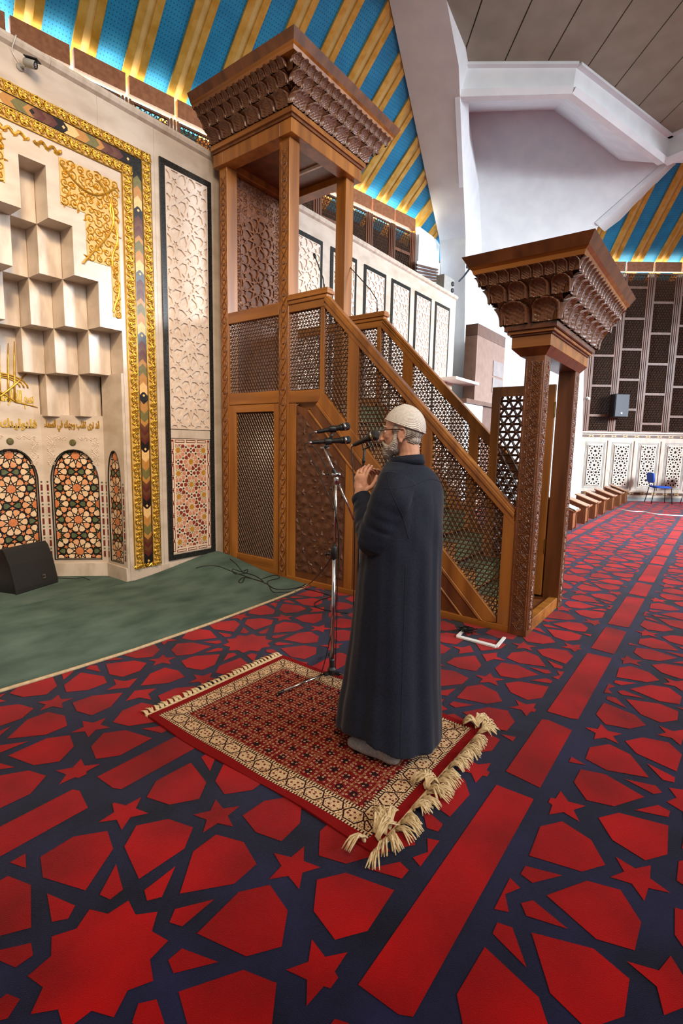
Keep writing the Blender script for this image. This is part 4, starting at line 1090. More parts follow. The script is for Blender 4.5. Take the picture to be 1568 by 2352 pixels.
# open door leaf folded back against the far side, with brass hinges
FD = FR((5.315, 0, 0), (0, 1, 0), (0, 0, 1), (-1, 0, 0))
leafp = []
for nm, poly in (('leaf_stile', rect(1.385, 1.475, .11, 2.24)), ('leaf_stile', rect(1.93, 2.02, .11, 2.24)), ('leaf_rail', rect(1.475, 1.93, 2.14, 2.24)), ('leaf_rail', rect(1.475, 1.93, .11, .30))):
    b = MB(); b.prism(poly, FD, -.02, .02); b.build(nm, M_wood, minbar, bevel=.003, seg=1)
b = MB(); lattice(b, rect(1.475, 1.93, .30, 2.14), lambda u, v, w=0: FD(u, v, w), 0.092, .0135); stuff(b.build('lattice', M_lat, minbar))
for z in (.55, 1.92):
    b = MB(); b.box(5.285, 5.312, 1.374, 1.381, z, z+.15); b.box(5.309, 5.3135, 1.381, 1.45, z, z+.15)
    for i in range(3): b.lathe([(.008, 0), (.008, .045)], (5.30, 1.384, z+.005+.048*i), (0, 0, 1), 8)
    b.build('brass_hinge', M_brass, minbar)
# ================================================================== prayer rug
RX0, RX1, RY0, RY1 = 1.54, 2.68, 0.965, 2.545
RC = Vector(((RX0+RX1)/2, (RY0+RY1)/2, 0)); RW, RH = (RX1-RX0)/2, (RY1-RY0)/2
def rug_material():
    m = bpy.data.materials.new('woven_rug'); m.use_nodes = True; nt = m.node_tree; XN.nt = nt; N = nt.nodes; L = nt.links
    bs = N['Principled BSDF']; bs.inputs['Roughness'].default_value = .9; bs.inputs['Specular IOR Level'].default_value = .15
    tc = N.new('ShaderNodeTexCoord'); sp = N.new('ShaderNodeSeparateXYZ'); L.new(tc.outputs['Object'], sp.inputs[0])
    x, y = XN(sp.outputs[0]), XN(sp.outputs[1])
    dx, dy = RW-x.abs(), RH-y.abs(); d = XN.op('MINIMUM', dx, dy)
    side = dx.lt(dy); s = y*side+x*(1-side)
    vec = N.new('ShaderNodeCombineXYZ'); L.new(x.k, vec.inputs[0]); L.new(y.k, vec.inputs[1])
    def vor(scale, feat='F1', rnd=.4):
        v = N.new('ShaderNodeTexVoronoi'); v.voronoi_dimensions = '2D'; v.feature = feat; v.inputs['Scale'].default_value = scale; v.inputs['Randomness'].default_value = rnd
        L.new(vec.outputs[0], v.inputs['Vector']); return v
    v1 = vor(42, rnd=.55); f1 = XN(v1.outputs['Distance'])
    v2 = vor(11, 'DISTANCE_TO_EDGE', .15); e2 = XN(v2.outputs['Distance'])
    v3 = vor(95, rnd=.8); f3 = XN(v3.outputs['Distance'])
    v4 = vor(11, rnd=.15); f4 = XN(v4.outputs['Distance'])
    def mix(a, b_, f):
        n = N.new('ShaderNodeMix'); n.data_type = 'RGBA'
        if isinstance(a, tuple): n.inputs[6].default_value = a
        else: L.new(a, n.inputs[6])
        if isinstance(b_, tuple): n.inputs[7].default_value = b_
        else: L.new(b_, n.inputs[7])
        L.new(f.k, n.inputs[0]); return n.outputs[2]
    RED, DK, CR, GO = RGB(112, 16, 16), RGB(44, 12, 14), RGB(214, 182, 140), RGB(160, 104, 62)
    c = mix(RED, DK, f4.lt(.22))
    c = mix(c, GO, (e2.lt(.045)) & (e2.gt(.018)))
    c = mix(c, CR, f1.lt(.23)); c = mix(c, DK, f1.lt(.12)); 
    c = mix(c, RED, (f3.lt(.22)) & (f1.lt(.30)))
    # cream border with outlined medallions
    t = s.cell(.112); ac = d-.108
    e = XN.op('MAXIMUM', ac.abs()/.040, t.abs()/.054+ac.abs()/.095)
    bd = mix(CR, GO, f3.lt(.2)); bd = mix(bd, RGB(110, 40, 28), (f1.lt(.26)) & (e.lt(.8)))
    bd = mix(bd, DK, (e.gt(.88)) & (e.lt(1.03)))
    bd = mix(bd, RGB(120, 66, 40), (f3.lt(.34)) & (e.gt(1.03)))
    c = mix(c, bd, d.lt(.165))
    dots = mix(DK, CR, (s.cell(.016).abs()).lt(.0042))
    c = mix(c, dots, (d.gt(.150)) & (d.lt(.166))); c = mix(c, dots, (d.gt(.048)) & (d.lt(.060)))
    c = mix(c, RGB(128, 12, 14), d.lt(.048))
    L.new(c, bs.inputs['Base Color'])
    bn = N.new('ShaderNodeBump'); bn.inputs['Strength'].default_value = .35; bn.inputs['Distance'].default_value = .01
    nz = N.new('ShaderNodeTexNoise'); nz.inputs['Scale'].default_value = 420; L.new(tc.outputs['Object'], nz.inputs['Vector']); L.new(nz.outputs['Fac'], bn.inputs['Height']); L.new(bn.outputs['Normal'], bs.inputs['Normal'])
    return m
rug = thing('prayer_rug', 'red and cream patterned prayer rug with tasselled ends under the man', 'rug', RC)
def rug_z(x, y):
    u, v = (x-RC.x)/RW, (y-RC.y)/RH
    return .012+.004*sin(3.1*v+1.5*u)*(abs(u)**2)+.003*sin(9*v)*(abs(u) > .8)+.008*max(0, -v-.8)*max(0, u-.2)*5
b = MB(); nx, ny = 46, 64
for sgn in (1, 0):
    for j in range(ny+1):
        for i in range(nx+1):
            x = RX0+(RX1-RX0)*i/nx; y = RY0+(RY1-RY0)*j/ny
            xx = x+.010*sin(y*5.2)*(abs(x-RC.x)/RW)**3
            b.v.append((xx, y, rug_z(x, y) if sgn else .0045))
o_ = (nx+1)*(ny+1)
for j in range(ny):
    for i in range(nx):
        a = j*(nx+1)+i; b.f.append((a, a+1, a+nx+2, a+nx+1)); b.m.append(0)
edge_loop = [i for i in range(nx+1)]+[(j+1)*(nx+1)-1 for j in range(1, ny+1)]+[o_-2-i for i in range(nx)]+[j*(nx+1) for j in range(ny-1, 0, -1)]
for p, q in zip(edge_loop, edge_loop[1:]+edge_loop[:1]): b.f.append((p, p+o_, q+o_, q)); b.m.append(0)
b.build('woven_field', rug_material(), rug, smooth=False, fix=False)
M_fringe = pm('fringe_cotton', RGB(196, 168, 122), RGB(222, 198, 156), 60, rough=0.9)
for (ya, yb) in ((RY1-.002, RY1+.022), (RY0-.014, RY0+.002)):
    b = MB(); b.box(RX0+.005, RX1-.005, ya, yb, .004, .0125); b.build('fringe_header', M_fringe, rug)
def tassel_mesh(seed, ln, curl):
    r = random.Random(seed); b = MB()
    for k in range(7):
        a = r.uniform(-.5, .5); c = r.uniform(-.4, .4); pts = []; n = 7
        for i in range(n):
            t = i/(n-1)
            pts.append((.0035*(k-3)*(.5+t)+ln*.25*a*t*t, -ln*t, .006+.010*sin(pi*t)*(.5+curl)+.004*k*0.3+curl*.02*sin(2.6*t)*r.uniform(.4, 1)))
        b.tube(pts, [.0030, .0036, .0034, .0032, .0030, .0028, .0015], 5)
    b.lathe([(.006, -.004), (.0095, 0), (.006, .005)], (0, -.012, .009), (0, 1, 0), 7)
    return b.mesh('tassel', M_fringe, smooth=True)
tm_far = [tassel_mesh(i, .052, 0.2) for i in range(3)]; tm_near = [tassel_mesh(20+i, .095, .9) for i in range(4)]
rr = random.Random(9)
for i in range(34):
    x = RX0+.015+(RX1-RX0-.03)*i/33
    piece('tassel', tm_far[i % 3], rug, (x, RY1+.018, .004), (0, 0, pi+rr.uniform(-.5, .2)), (1.15, rr.uniform(.85, 1.15), 1))
    cl = x+.018*sin(i*1.7)
    ang = rr.uniform(-.45, .45); lift = 0.0
    if i > 28: ang += 1.2*(i-28)/5
    if i < 5: ang -= .9*(5-i)/5
    piece('tassel', tm_near[i % 4], rug, (cl, RY0-.010, .005+lift), (0, 0, ang), (1.2, rr.uniform(.75, 1.2), rr.uniform(.9, 1.5)))
# tangled clumps thrown back over the two corners
for (cx_, cy_, n_) in ((RX1-.05, RY0+.02, 6), (RX0+.08, RY0+.02, 7), (RX0+.48, RY0+.01, 4)):
    for i in range(n_):
        piece('tassel', tm_near[i % 4], rug, (cx_+rr.uniform(-.06, .06), cy_+rr.uniform(-.02, .03), .014), (rr.uniform(-.1, .1), 0, rr.uniform(1.0, 4.6)), (1.3, rr.uniform(.8, 1.2), 1.5))

# ================================================================== microphones and stands
M_mesh = pm('mic_grille', RGB(40, 38, 36), RGB(62, 58, 54), 300, rough=0.45, metal=0.6, bump=0.4, bscale=900)
def microphone(label, tail, head, loop=True, grille_r=.026, dark=True):
    tail, head = Vector(tail), Vector(head); ax = (head-tail).normalized(); ln = (head-tail).length
    t = thing('microphone', label, 'microphone', tail, 'hand microphones at the prayer niche')
    b = MB(); b.lathe([(.009, 0), (.011, .004), (.0125, .02), (.017, ln-.075), (.021, ln-.06), (.024, ln-.05)], tail, ax, 14); b.build('body', M_black, t, smooth=True)
    b = MB(); b.lathe([(.022, ln-.05), (grille_r, ln-.035), (grille_r*1.02, ln-.02), (grille_r*.9, ln-.006), (grille_r*.5, ln+.002), (.002, ln+.004)], tail, ax, 16); b.build('grille', M_mesh, t, smooth=True)
    b = MB(); b.lathe([(grille_r*1.0, ln-.037), (grille_r*1.07, ln-.034), (grille_r*1.07, ln-.028), (grille_r*1.0, ln-.025)], tail, ax, 16); b.build('grille_ring', M_chrome, t, smooth=True)
    b = MB(); b.lathe([(.007, -.018), (.0085, -.016), (.0085, .002)], tail, ax, 10); b.build('connector', M_chrome, t, smooth=True)
    return t
SB = Vector((2.59, 2.0, .0165))
mic1a, mic1b = Vector((2.512, 2.094, 1.684)), Vector((2.641, 1.931, 1.727)); mic2a, mic2b = Vector((2.49, 2.118, 1.617)), Vector((2.645, 1.924, 1.639))
microphone('upper of two black microphones clipped on the boom stand', mic1a, mic1b)
microphone('lower of two black microphones clipped on the boom stand', mic2a, mic2b)
st = thing('microphone_stand', 'chrome and black tripod boom stand on the prayer rug holding two microphones', 'stand', SB)
b = MB(); b.tube([SB+Vector((0, 0, .05)), SB+Vector((.002, -.002, .87))], .0125, 12); b.build('lower_tube', M_chrome, st, smooth=True)
b = MB(); b.tube([SB+Vector((.002, -.002, .87)), SB+Vector((.004, -.005, 1.385))], .0085, 12); b.build('upper_tube', M_chrome, st, smooth=True)
b = MB(); b.lathe([(.015, .84), (.021, .85), (.021, .92), (.016, .93)], SB, (0, 0, 1), 12); b.lathe([(.012, .0), (.014, .03)], SB+Vector((-.015, .02, .875)), (-.6, .8, 0), 8); b.build('height_clutch', M_black, st, smooth=True)
b = MB(); b.lathe([(.014, .03), (.030, .04), (.030, .075), (.018, .09), (.018, .14), (.013, .15)], SB, (0, 0, 1), 12)
for i in range(3):
    a = radians(161+120*i); b.cbox(SB+Vector((.035*cos(a), .035*sin(a), .05)), (.05, .022, .022), 0, Matrix.Rotation(a, 3, 'Z'))
b.build('leg_hub', M_black, st)
for i in range(3):
    a = radians(161+120*i); d = Vector((cos(a), sin(a), 0)); b = MB()
    b.tube([SB+d*.04+Vector((0, 0, .055)), SB+d*.385+Vector((0, 0, .012))], .0075, 10); lg = b.build('leg', M_chrome, st, smooth=True)
    b = MB(); b.tube([SB+d*.365+Vector((0, 0, .0135)), SB+d*.405+Vector((0, 0, .0095))], .0095, 8); b.build('rubber_foot', M_black, lg, smooth=True)
T0 = SB+Vector((.004, -.005, 1.385))
b = MB(); b.lathe([(.012, -.05), (.017, -.045), (.017, -.01), (.012, 0)], T0, (0, 0, 1), 10); b.lathe([(.008, -.03), (.017, -.02), (.017, .02), (.008, .03)], T0+Vector((0, 0, .012)), (.6, -.8, 0), 12)
b.lathe([(.004, .02), (.004, .075), (.008, .076), (.008, .09)], T0+Vector((0, 0, .012)), (-.6, .8, 0), 8); b.build('boom_clamp', M_chrome, st, smooth=True)
bl, bt_ = Vector((2.665, 1.90, 1.12)), Vector((2.544, 2.057, 1.585))
b = MB(); b.tube([bl, bl+(bt_-bl)*.55], .006, 8); b.tube([bl+(bt_-bl)*.5, bt_], .0075, 8); b.build('boom', M_chrome, st, smooth=True)
b = MB(); b.lathe([(.011, -.03), (.014, -.02), (.014, .02), (.009, .03)], bl+(bt_-bl)*.66, bt_-bl, 10); b.build('boom_clutch', M_black, st, smooth=True)
m2 = mic2a+(mic2b-mic2a)*.42; m1 = mic1a+(mic1b-mic1a)*.48
for nm, mm, base in (('mic_clip', m2, bt_), ('mic_clip', m1, bt_+Vector((.02, -.025, .05)))):
    b = MB(); b.tube([base, mm-Vector((0, 0, .026))], .010, 8); b.lathe([(.021, -.022), (.0225, -.018), (.0225, .018), (.021, .022)], mm, mic2b-mic2a, 12); b.build(nm, M_black, st, smooth=True)
b = MB(); b.box(bt_.x-.035, bt_.x+.045, bt_.y-.006, bt_.y+.006, bt_.z-.004, bt_.z+.004); b.tube([bt_, bt_+Vector((.02, -.025, .06))], .006, 6); b.build('twin_bar', M_chrome, st)
def cable(name, label, pts, r, m_, cat='cable', n=5, group=None):
    P = [Vector(p) for p in pts]; out = []
    for i in range(len(P)-1):
        p0, p1, p2, p3 = P[max(i-1, 0)], P[i], P[i+1], P[min(i+2, len(P)-1)]
        for k in range(n):
            t = k/n; out.append(0.5*((2*p1)+(p2-p0)*t+(2*p0-5*p1+4*p2-p3)*t*t+(3*p1-p0-3*p2+p3)*t**3))
    out.append(P[-1]); b = MB(); b.tube(out, r, 6, 0); o = b.build(name, m_, smooth=True); return tag(o, label, cat, group)
cable('microphone_cable', 'thin dark cable hanging from the lower microphone down the boom stand', [mic2a-(mic2b-mic2a).normalized()*.018, mic2a+Vector((-.03, .035, -.03)), Vector((2.52, 2.10, 1.45)), Vector((2.575, 2.03, 1.25)), Vector((2.598, 1.985, 1.1)), Vector((2.612, 1.975, .9)), Vector((2.602, 1.99, .5)), Vector((2.57, 2.03, .2)), Vector((2.55, 2.07, .02))], .0032, M_black)
cable('microphone_cable', 'thin dark cable looping from the upper microphone to the stand pole', [mic1a-(mic1b-mic1a).normalized()*.018, mic1a+Vector((-.03, .035, -.02)), mic1a+Vector((-.028, .03, -.07)), Vector((2.535, 2.075, 1.52)), Vector((2.565, 2.025, 1.40)), Vector((2.575, 1.99, 1.2)), Vector((2.61, 1.98, 1.0)), Vector((2.614, 1.985, .5)), Vector((2.63, 2.0, .05))], .0032, M_black)
# third microphone, close to the man's mouth, on a straight stand
s3 = on_axis(829, 1060, 1, 1.70); s3 = Vector((s3.x, s3.y, .0165))
m3a, m3b = on_axis(812, 1022, 1, 1.755), on_axis(860, 1000, 1, 1.60)
m3b = m3a+(m3b-m3a).normalized()*.19
microphone('black microphone held right in front of the bearded man on a shock mount', m3a, m3b, grille_r=.030)
mic3 = [o for o in COL.objects if o.name.startswith('microphone') and o.get('label', '').startswith('black microphone held')][0]
ax3 = (m3b-m3a).normalized(); sd3 = (EYEP-m3b); sd3 = (sd3-ax3*sd3.dot(ax3)).normalized(); up3 = ax3.cross(sd3)
b = MB(); c3 = m3b-ax3*.028+sd3*.031
b.tube([c3+up3*a_+ax3*b_ for a_, b_ in ((.010, -.006), (.012, .004), (.004, .006), (0, 0), (-.006, .006), (-.012, .002), (-.010, -.006))], .0014, 5); b.build('gold_mark', M_gold, mic3)
s3t = thing('microphone_stand', 'thin black upright stand with square shock mount in front of the man', 'stand', s3)
mc = m3a+(m3b-m3a)*.48
b = MB(); b.lathe([(.09, 0), (.09, .012), (.03, .02), (.014, .03)], s3, (0, 0, 1), 20); b.build('round_base', M_black, s3t, smooth=True)
b = MB(); b.tube([s3+Vector((0, 0, .02)), s3+Vector((0, 0, 1.3))], .008, 8); b.build('pole', M_black, s3t, smooth=True)
zt_ = mc.z-.05
b = MB(); P_ = [s3+Vector((0, 0, 1.3))]+[Vector((s3.x+(mc.x-s3.x)*t, s3.y+(mc.y-s3.y)*t, 1.3+(zt_-1.3)*t)) for t in (.25, .5, .75, 1)]
b.tube(P_, .007, 8)
for p in P_[1:-1]: b.lathe([(.007, -.012), (.0105, -.008), (.0105, .008), (.007, .012)], p, P_[-1]-P_[0], 8)
b.build('gooseneck', M_black, s3t, smooth=True)
ax = (m3b-m3a).normalized(); b = MB(); side_ = ax.cross(Vector((0, 0, 1))).normalized(); upv = side_.cross(ax)
for k in (-.028, .028):
    c = mc+ax*k; b.tube([c-upv*.048, c+upv*.0, c+upv*.028], .005, 5); 
b.tube([mc-upv*.05-ax*.032, mc-upv*.05+ax*.032], .005, 5); b.build('shock_mount', M_black, s3t)
cable('microphone_cable', 'thin dark cable dropping from the microphone in front of the man', [m3a, m3a-ax*.02+Vector((0, 0, -.02)), m3a+Vector((.0, .0, -.15)), s3+Vector((-.02, .02, 1.1)), s3+Vector((-.015, .02, .4)), s3+Vector((-.01, .03, .05))], .003, M_black)
# gooseneck microphones on the pulpit rails
for X_, base, pts, lab in ((4.325, (744, 668), [(743, 655), (742, 640), (734, 618), (724, 592)], 'slim gooseneck microphone on the near rail cap of the pulpit'),
                           (5.42, (866, 711), [(866, 700), (865, 688), (850, 665), (822, 634), (797, 607)], 'slim gooseneck microphone on the far rail cap of the pulpit')):
    b0 = on_axis(*base, 0, X_); b0.z = 3.232
    g = thing('gooseneck_microphone', lab, 'microphone', b0, 'gooseneck microphones on the pulpit')
    P_ = [on_axis(*p, 0, X_) for p in pts]
    b = MB(); b.lathe([(.018, 0), (.018, .012), (.010, .016), (.008, .05)], b0, (0, 0, 1), 10); b.build('base', M_chrome, g, smooth=True)
    b = MB(); b.tube([b0+Vector((0, 0, .03))]+P_, .006, 6); b.build('neck', M_black, g, smooth=True)
    d = (P_[-1]-P_[-2]).normalized(); b = MB(); b.lathe([(.006, -.01), (.013, 0), (.016, .02), (.014, .045), (.004, .052)], P_[-1], d, 10); b.build('capsule', M_black, g, smooth=True)

# ================================================================== loudspeakers, cameras
mo = Vector((2.02, 5.66, .0135)); mu = Vector((.49, .185, 0)).normalized(); mv = Vector((-mu.y, mu.x, 0)); up = Vector((0, 0, 1))
FM = FR(mo, mv, up, mu)                       # u = depth, v = height, w = across
mon = thing('stage_monitor', 'black wedge floor loudspeaker standing in the prayer niche', 'loudspeaker', mo+mu*.26+mv*.16)
prof = [(0.0, .0), (.0, .05), (.012, .10), (.06, .30), (.115, .43), (.15, .468), (.30, .44), (.33, .30), (.33, .0)]
b = MB(); b.prism([(p[0]+.02, p[1]*.985) for p in prof], FM, 0.02, .51); b.build('cabinet', M_black, mon, bevel=.006)
b = MB(); b.prism([(p[0], p[1]) for p in prof[:6]]+[(.17, .462), (.135, .42), (.08, .29), (.035, .10), (.02, .0)], FM, 0.0, .53); b.build('grille', M_cloth, mon, bevel=.008)
b = MB(); b.prism([(.002, .095), (.010, .135), (.004, .136), (-.004, .096)], FM, .325, .365); bd_ = b.build('badge', M_chrome, mon)
b = MB()
for (a0_, a1_) in ((.332, .338), (.352, .358)): b.prism([(-.006, .102), (-.001, .130), (-.003, .1302), (-.008, .1022)], FM, a0_, a1_)
b.prism([(-.004, .114), (-.003, .119), (-.005, .1192), (-.006, .1142)], FM, .338, .352); b.build('badge_mark', M_black, bd_)
cable('monitor_cable', 'black cable curling from the wedge loudspeaker along the green carpet', [mo+mu*.5+mv*.2+up*.05, ground(150, 1328, .02)+up*.0, ground(175, 1329, .016), ground(190, 1326, .016), ground(205, 1332, .016)], .005, M_black)
# bullet camera on the wall
cc = Vector((2.235, 5.20, 4.875)); ca = Vector((.55, -.75, -.25)).normalized()
cv = thing('security_camera', 'small dark bullet security camera on the marble wall above the niche', 'security camera', Vector((2.20, YW-.01, 4.86)))
b = MB(); b.lathe([(.030, -.05), (.034, -.045), (.034, .04), (.030, .05)], cc, ca, 16); b.build('housing', M_grey, cv, smooth=True)
b = MB(); b.lathe([(.030, .045), (.030, .052), (.020, .053), (.018, .049), (.0, .049)], cc, ca, 16); b.build('lens_face', M_black, cv)
b = MB(); b.lathe([(.0, .05), (.010, .052), (.0, .056)], cc, ca, 10); b.build('lens', M_chrome, cv, smooth=True)
b = MB(); s_ = ca.cross(up).normalized(); u2 = s_.cross(ca); R_ = Matrix((ca, s_, u2)).transposed(); b.cbox(cc+u2*.038+ca*.012, (.12, .072, .006), 0, R_); b.build('sunshield', M_black, cv)
b = MB(); b.lathe([(.032, 0), (.032, .012), (.02, .02)], (2.19, YW, 4.86), (0, -1, 0), 12); b.tube([(2.19, YW-.01, 4.86), (2.20, YW-.06, 4.855), cc-ca*.03], .012, 8); b.build('bracket', M_grey, cv)
cable('camera_cable', 'thin white cable looping from the security camera over the coping', [(2.19, YW-.008, 4.88), (2.13, YW-.012, 4.95), (2.14, YW-.055, 5.03), (2.16, YW-.03, 5.085), (2.17, YW+.1, 5.087)], .004, M_white)
# loudspeaker on the far screens
sc_ = on_plane(1421, 932, Vector((sin(radians(55)), cos(radians(55)), 0)), 16.45)
FS = FR(sc_, Vector((cos(radians(48)), -sin(radians(48)), 0)), up, Vector((-sin(radians(48)), -cos(radians(48)), 0)))
sp_ = thing('wall_loudspeaker', 'black box loudspeaker mounted on the far lattice screens', 'loudspeaker', FS(0, -.35, -.1))
b = MB(); b.prism([(-.21, -.36), (.27, -.36), (.27, .36), (-.21, .36)], FS, -.18, .10); b.build('cabinet', M_black, sp_, bevel=.02)
b = MB(); b.prism([(-.19, -.34), (.25, -.34), (.25, .34), (-.19, .34)], FS, .10, .125); b.build('grille', pm('grey_grille', RGB(58, 62, 68), RGB(74, 78, 84), 200, rough=.6), sp_, bevel=.01)
b = MB(); b.prism([(-.03, -.03), (.06, -.03), (.06, .03), (-.03, .03)], FS, -.36, -.17); b.build('bracket', M_black, sp_)
b = MB(); b.prism([(.0, -.26), (.05, -.26), (.05, -.21), (.0, -.21)], FS, .125, .13); b.build('badge', M_chrome, sp_)
c2 = on_plane(1346, 915, Vector((sin(radians(55)), cos(radians(55)), 0)), 16.62)
dc = thing('dome_camera', 'small white camera on the end post of the far screens', 'security camera', c2)
b = MB(); b.lathe([(.05, 0), (.05, .05), (.03, .08)], c2, (-.6, -.8, 0), 12); b.build('mount', M_white, dc, smooth=True)
b = MB(); b.ell(c2+Vector((-.06, -.08, -.02)), (.05, .05, .05)); b.build('dome', M_white, dc, smooth=True)

# ================================================================== far side: reading stands, chairs, cabinets
M_stand = pm('reading_stand_wood', RGB(96, 56, 30), RGB(128, 80, 46), 10, (1, 1, .15), rough=.4, coat=.3)
M_standt = pm('reading_stand_top', RGB(140, 96, 66), RGB(164, 118, 84), 10, (1, .15, 1), rough=.3, coat=.4)
xs = [11.0, 12.16, 13.2, 14.26, 15.47, 16.75, 17.75]; wd, y0_, y1_ = .34, 2.32, 2.76
names = ['nearest', 'second', 'third', 'fourth', 'fifth', 'sixth', 'farthest']
proto = None
for i, x in enumerate(xs):
    lab = '%s low wooden reading stand in the row beyond the pulpit gate' % names[i] if i else 'nearest low wooden reading stand beyond the pulpit gate, with an open book on it'
    if proto is None:
        t = thing('reading_stand', lab, 'reading stand', (x, 2.54, 0), 'reading stands along the prayer wall'); proto = t
        for xa in (x-wd/2, x+wd/2-.025):
            b = MB(); b.add([(xa, y0_, 0), (xa+.025, y0_, 0), (xa+.025, y1_, 0), (xa, y1_, 0), (xa, y0_, .37), (xa+.025, y0_, .37), (xa+.025, y1_, .53), (xa, y1_, .53)],
                            [(0, 3, 2, 1), (4, 5, 6, 7), (0, 1, 5, 4), (1, 2, 6, 5), (2, 3, 7, 6), (3, 0, 4, 7)]); b.build('side_panel', M_stand, t)
        b = MB(); b.box(x-wd/2+.025, x+wd/2-.025, y0_+.02, y0_+.04, .03, .36); b.build('front_panel', M_stand, t)
        b = MB(); b.box(x-wd/2+.025, x+wd/2-.025, y1_-.04, y1_-.02, .03, .50); b.build('back_panel', M_stand, t)
        b = MB(); R_ = Matrix.Rotation(math.atan2(.16, .44), 3, 'X'); b.cbox((x, 2.535, .468), (wd+.06, .54, .026), 0, R_); b.build('sloped_top', M_standt, t, bevel=.004, seg=1)
        b = MB(); b.cbox((x, 2.275, .392), (wd+.06, .022, .035), 0, R_); b.build('book_ledge', M_standt, t)
    else:
        t = proto.copy(); COL.objects.link(t); t.location = (x, 2.54, 0); t['label'] = lab
        for c in proto.children: q = c.copy(); COL.objects.link(q); q.parent = t
M_page = pm('book_page', RGB(228, 224, 216), RGB(238, 234, 228), 20, rough=.7)
bk = thing('open_book', 'open book with white pages on the nearest reading stand', 'book', (11.0, 2.40, .452))
R_ = Matrix.Rotation(math.atan2(.16, .44), 3, 'X')
for s in (-1, 1):
    b = MB(); b.cbox((11.0+s*.085, 2.40, .466), (.165, .24, .022), 0, R_ @ Matrix.Rotation(s*.10, 3, 'Y')); b.build('page_block', M_page, bk, bevel=.004)
b = MB(); b.cbox((11.0, 2.40, .450), (.35, .26, .006), 0, R_); b.build('cover', pm('book_cover', RGB(60, 70, 60), None, rough=.6), bk)
# chairs against the far wall
M_blue2 = pm('blue_upholstery', RGB(12, 58, 150), RGB(20, 72, 170), 30, rough=.85)
def chair(label, loc, ang, fabric, frame, k=1.15):
    loc = Vector(loc); R_ = Matrix.Rotation(ang, 3, 'Z'); t = thing('chair', label, 'chair', loc, 'chairs by the far wall')
    W = lambda x, y, z: loc+(R_ @ Vector((x*k, y*k, z*k)))
    def pr(nm, pts, m_, r): b = MB(); b.tube([W(*p) for p in pts], r, 8); return b.build(nm, m_, t, smooth=True)
    b = MB(); fr = lambda u, v, w: W(u, v, w)
    rr_ = [(.24*cos(a)*(abs(cos(a))**-.45 if abs(cos(a)) > .05 else 1), .22*sin(a)*(abs(sin(a))**-.45 if abs(sin(a)) > .05 else 1)) for a in [2*pi*i/24 for i in range(24)]]
    b.prism(rr_, fr, .43, .475); b.build('seat', fabric, t, bevel=.012)
    b = MB(); fb_ = lambda u, v, w: W(u, -.23-w-.10*(v-.5), v)
    rb = [(.23*cos(a)*(abs(cos(a))**-.5 if abs(cos(a)) > .05 else 1), .70+.14*sin(a)*(abs(sin(a))**-.5 if abs(sin(a)) > .05 else 1)) for a in [2*pi*i/24 for i in range(24)]]
    b.prism(rb, fb_, -.015, .03); b.build('backrest', fabric, t, bevel=.012)
    for sx in (-1, 1):
        pr('leg', [(sx*.21, .20, .43), (sx*.24, .24, 0)], frame, .013)
        pr('leg', [(sx*.21, -.20, .43), (sx*.24, -.27, 0)], frame, .013)
        pr('back_upright', [(sx*.15, -.20, .43), (sx*.15, -.25, .60)], frame, .011)
    return t
chair('blue upholstered chair with black legs against the far wall', (18.62, 1.53, 0), radians(205), M_blue2, M_black)
chair('dark chrome-framed chair at the right edge of the picture beside the blue chair', (19.1, .60, 0), radians(160), pm('charcoal_seat', RGB(44, 42, 42), RGB(60, 56, 54), 30, rough=.7), M_chrome)
# cabinets beside the corner pier
M_cab = pm('brown_laminate', RGB(126, 98, 84), RGB(140, 112, 98), 6, rough=.35)
M_cabd = pm('brown_laminate_dark', RGB(90, 62, 50), RGB(104, 74, 60), 6, rough=.4)
cb = thing('wall_cabinet', 'large brown laminate cabinet projecting from the pier behind the pulpit stairs', 'cabinet', (12.9, 5.15, 2.66))
b = MB(); b.box(11.95, 13.85, 5.0, 5.32, 2.76, 4.30); b.build('body', M_cab, cb, bevel=.01)
b = MB(); b.box(11.95, 13.85, 5.0, 5.32, 4.30, 4.57); b.build('top_shadow_band', M_cabd, cb, bevel=.01)  # darker brown paints the shadow band across the cabinet's top
b = MB(); b.box(11.34, 13.9, 4.93, 5.40, 2.665, 2.76); b.build('shelf', M_cabd, cb, bevel=.006)
M_glass = pm('dark_glass', RGB(120, 110, 108), RGB(136, 126, 122), 4, rough=.05, spec=.8)
for z in (3.05, 3.48): b = MB(); b.box(13.05, 13.75, 4.985, 5.0, z, z+.38); b.build('glass_pane', M_glass, cb)
wc = thing('white_cabinet', 'tall white cabinet standing under the brown wall cabinet', 'cabinet', (11.95, 5.2, 0))
b = MB(); b.box(11.36, 12.52, 5.0, 5.4, 0, 2.66); b.build('body', M_white, wc, bevel=.008)
for xa in (11.40, 11.96): b = MB(); b.box(xa, xa+.52, 4.985, 5.0, .08, 2.58); b.build('door', M_white, wc, bevel=.008)
bc = thing('brown_cupboard', 'dark brown cupboard with a red-brown panel beside the white cabinet', 'cupboard', (13.2, 5.2, 0))
b = MB(); b.box(12.54, 13.85, 5.02, 5.4, 0, 2.66); b.build('body', M_cabd, bc)
for xa in (12.58, 13.22): b = MB(); b.box(xa, xa+.58, 5.005, 5.02, .08, 1.9); b.build('door', M_wooddk, bc, bevel=.008)
b = MB(); b.box(10.55, 11.85, 4.86, 5.3, 3.10, 3.16); tag(b.build('wall_ledge', M_white), 'short white ledge on the end of the marble wall above the stair rail', 'shelf')
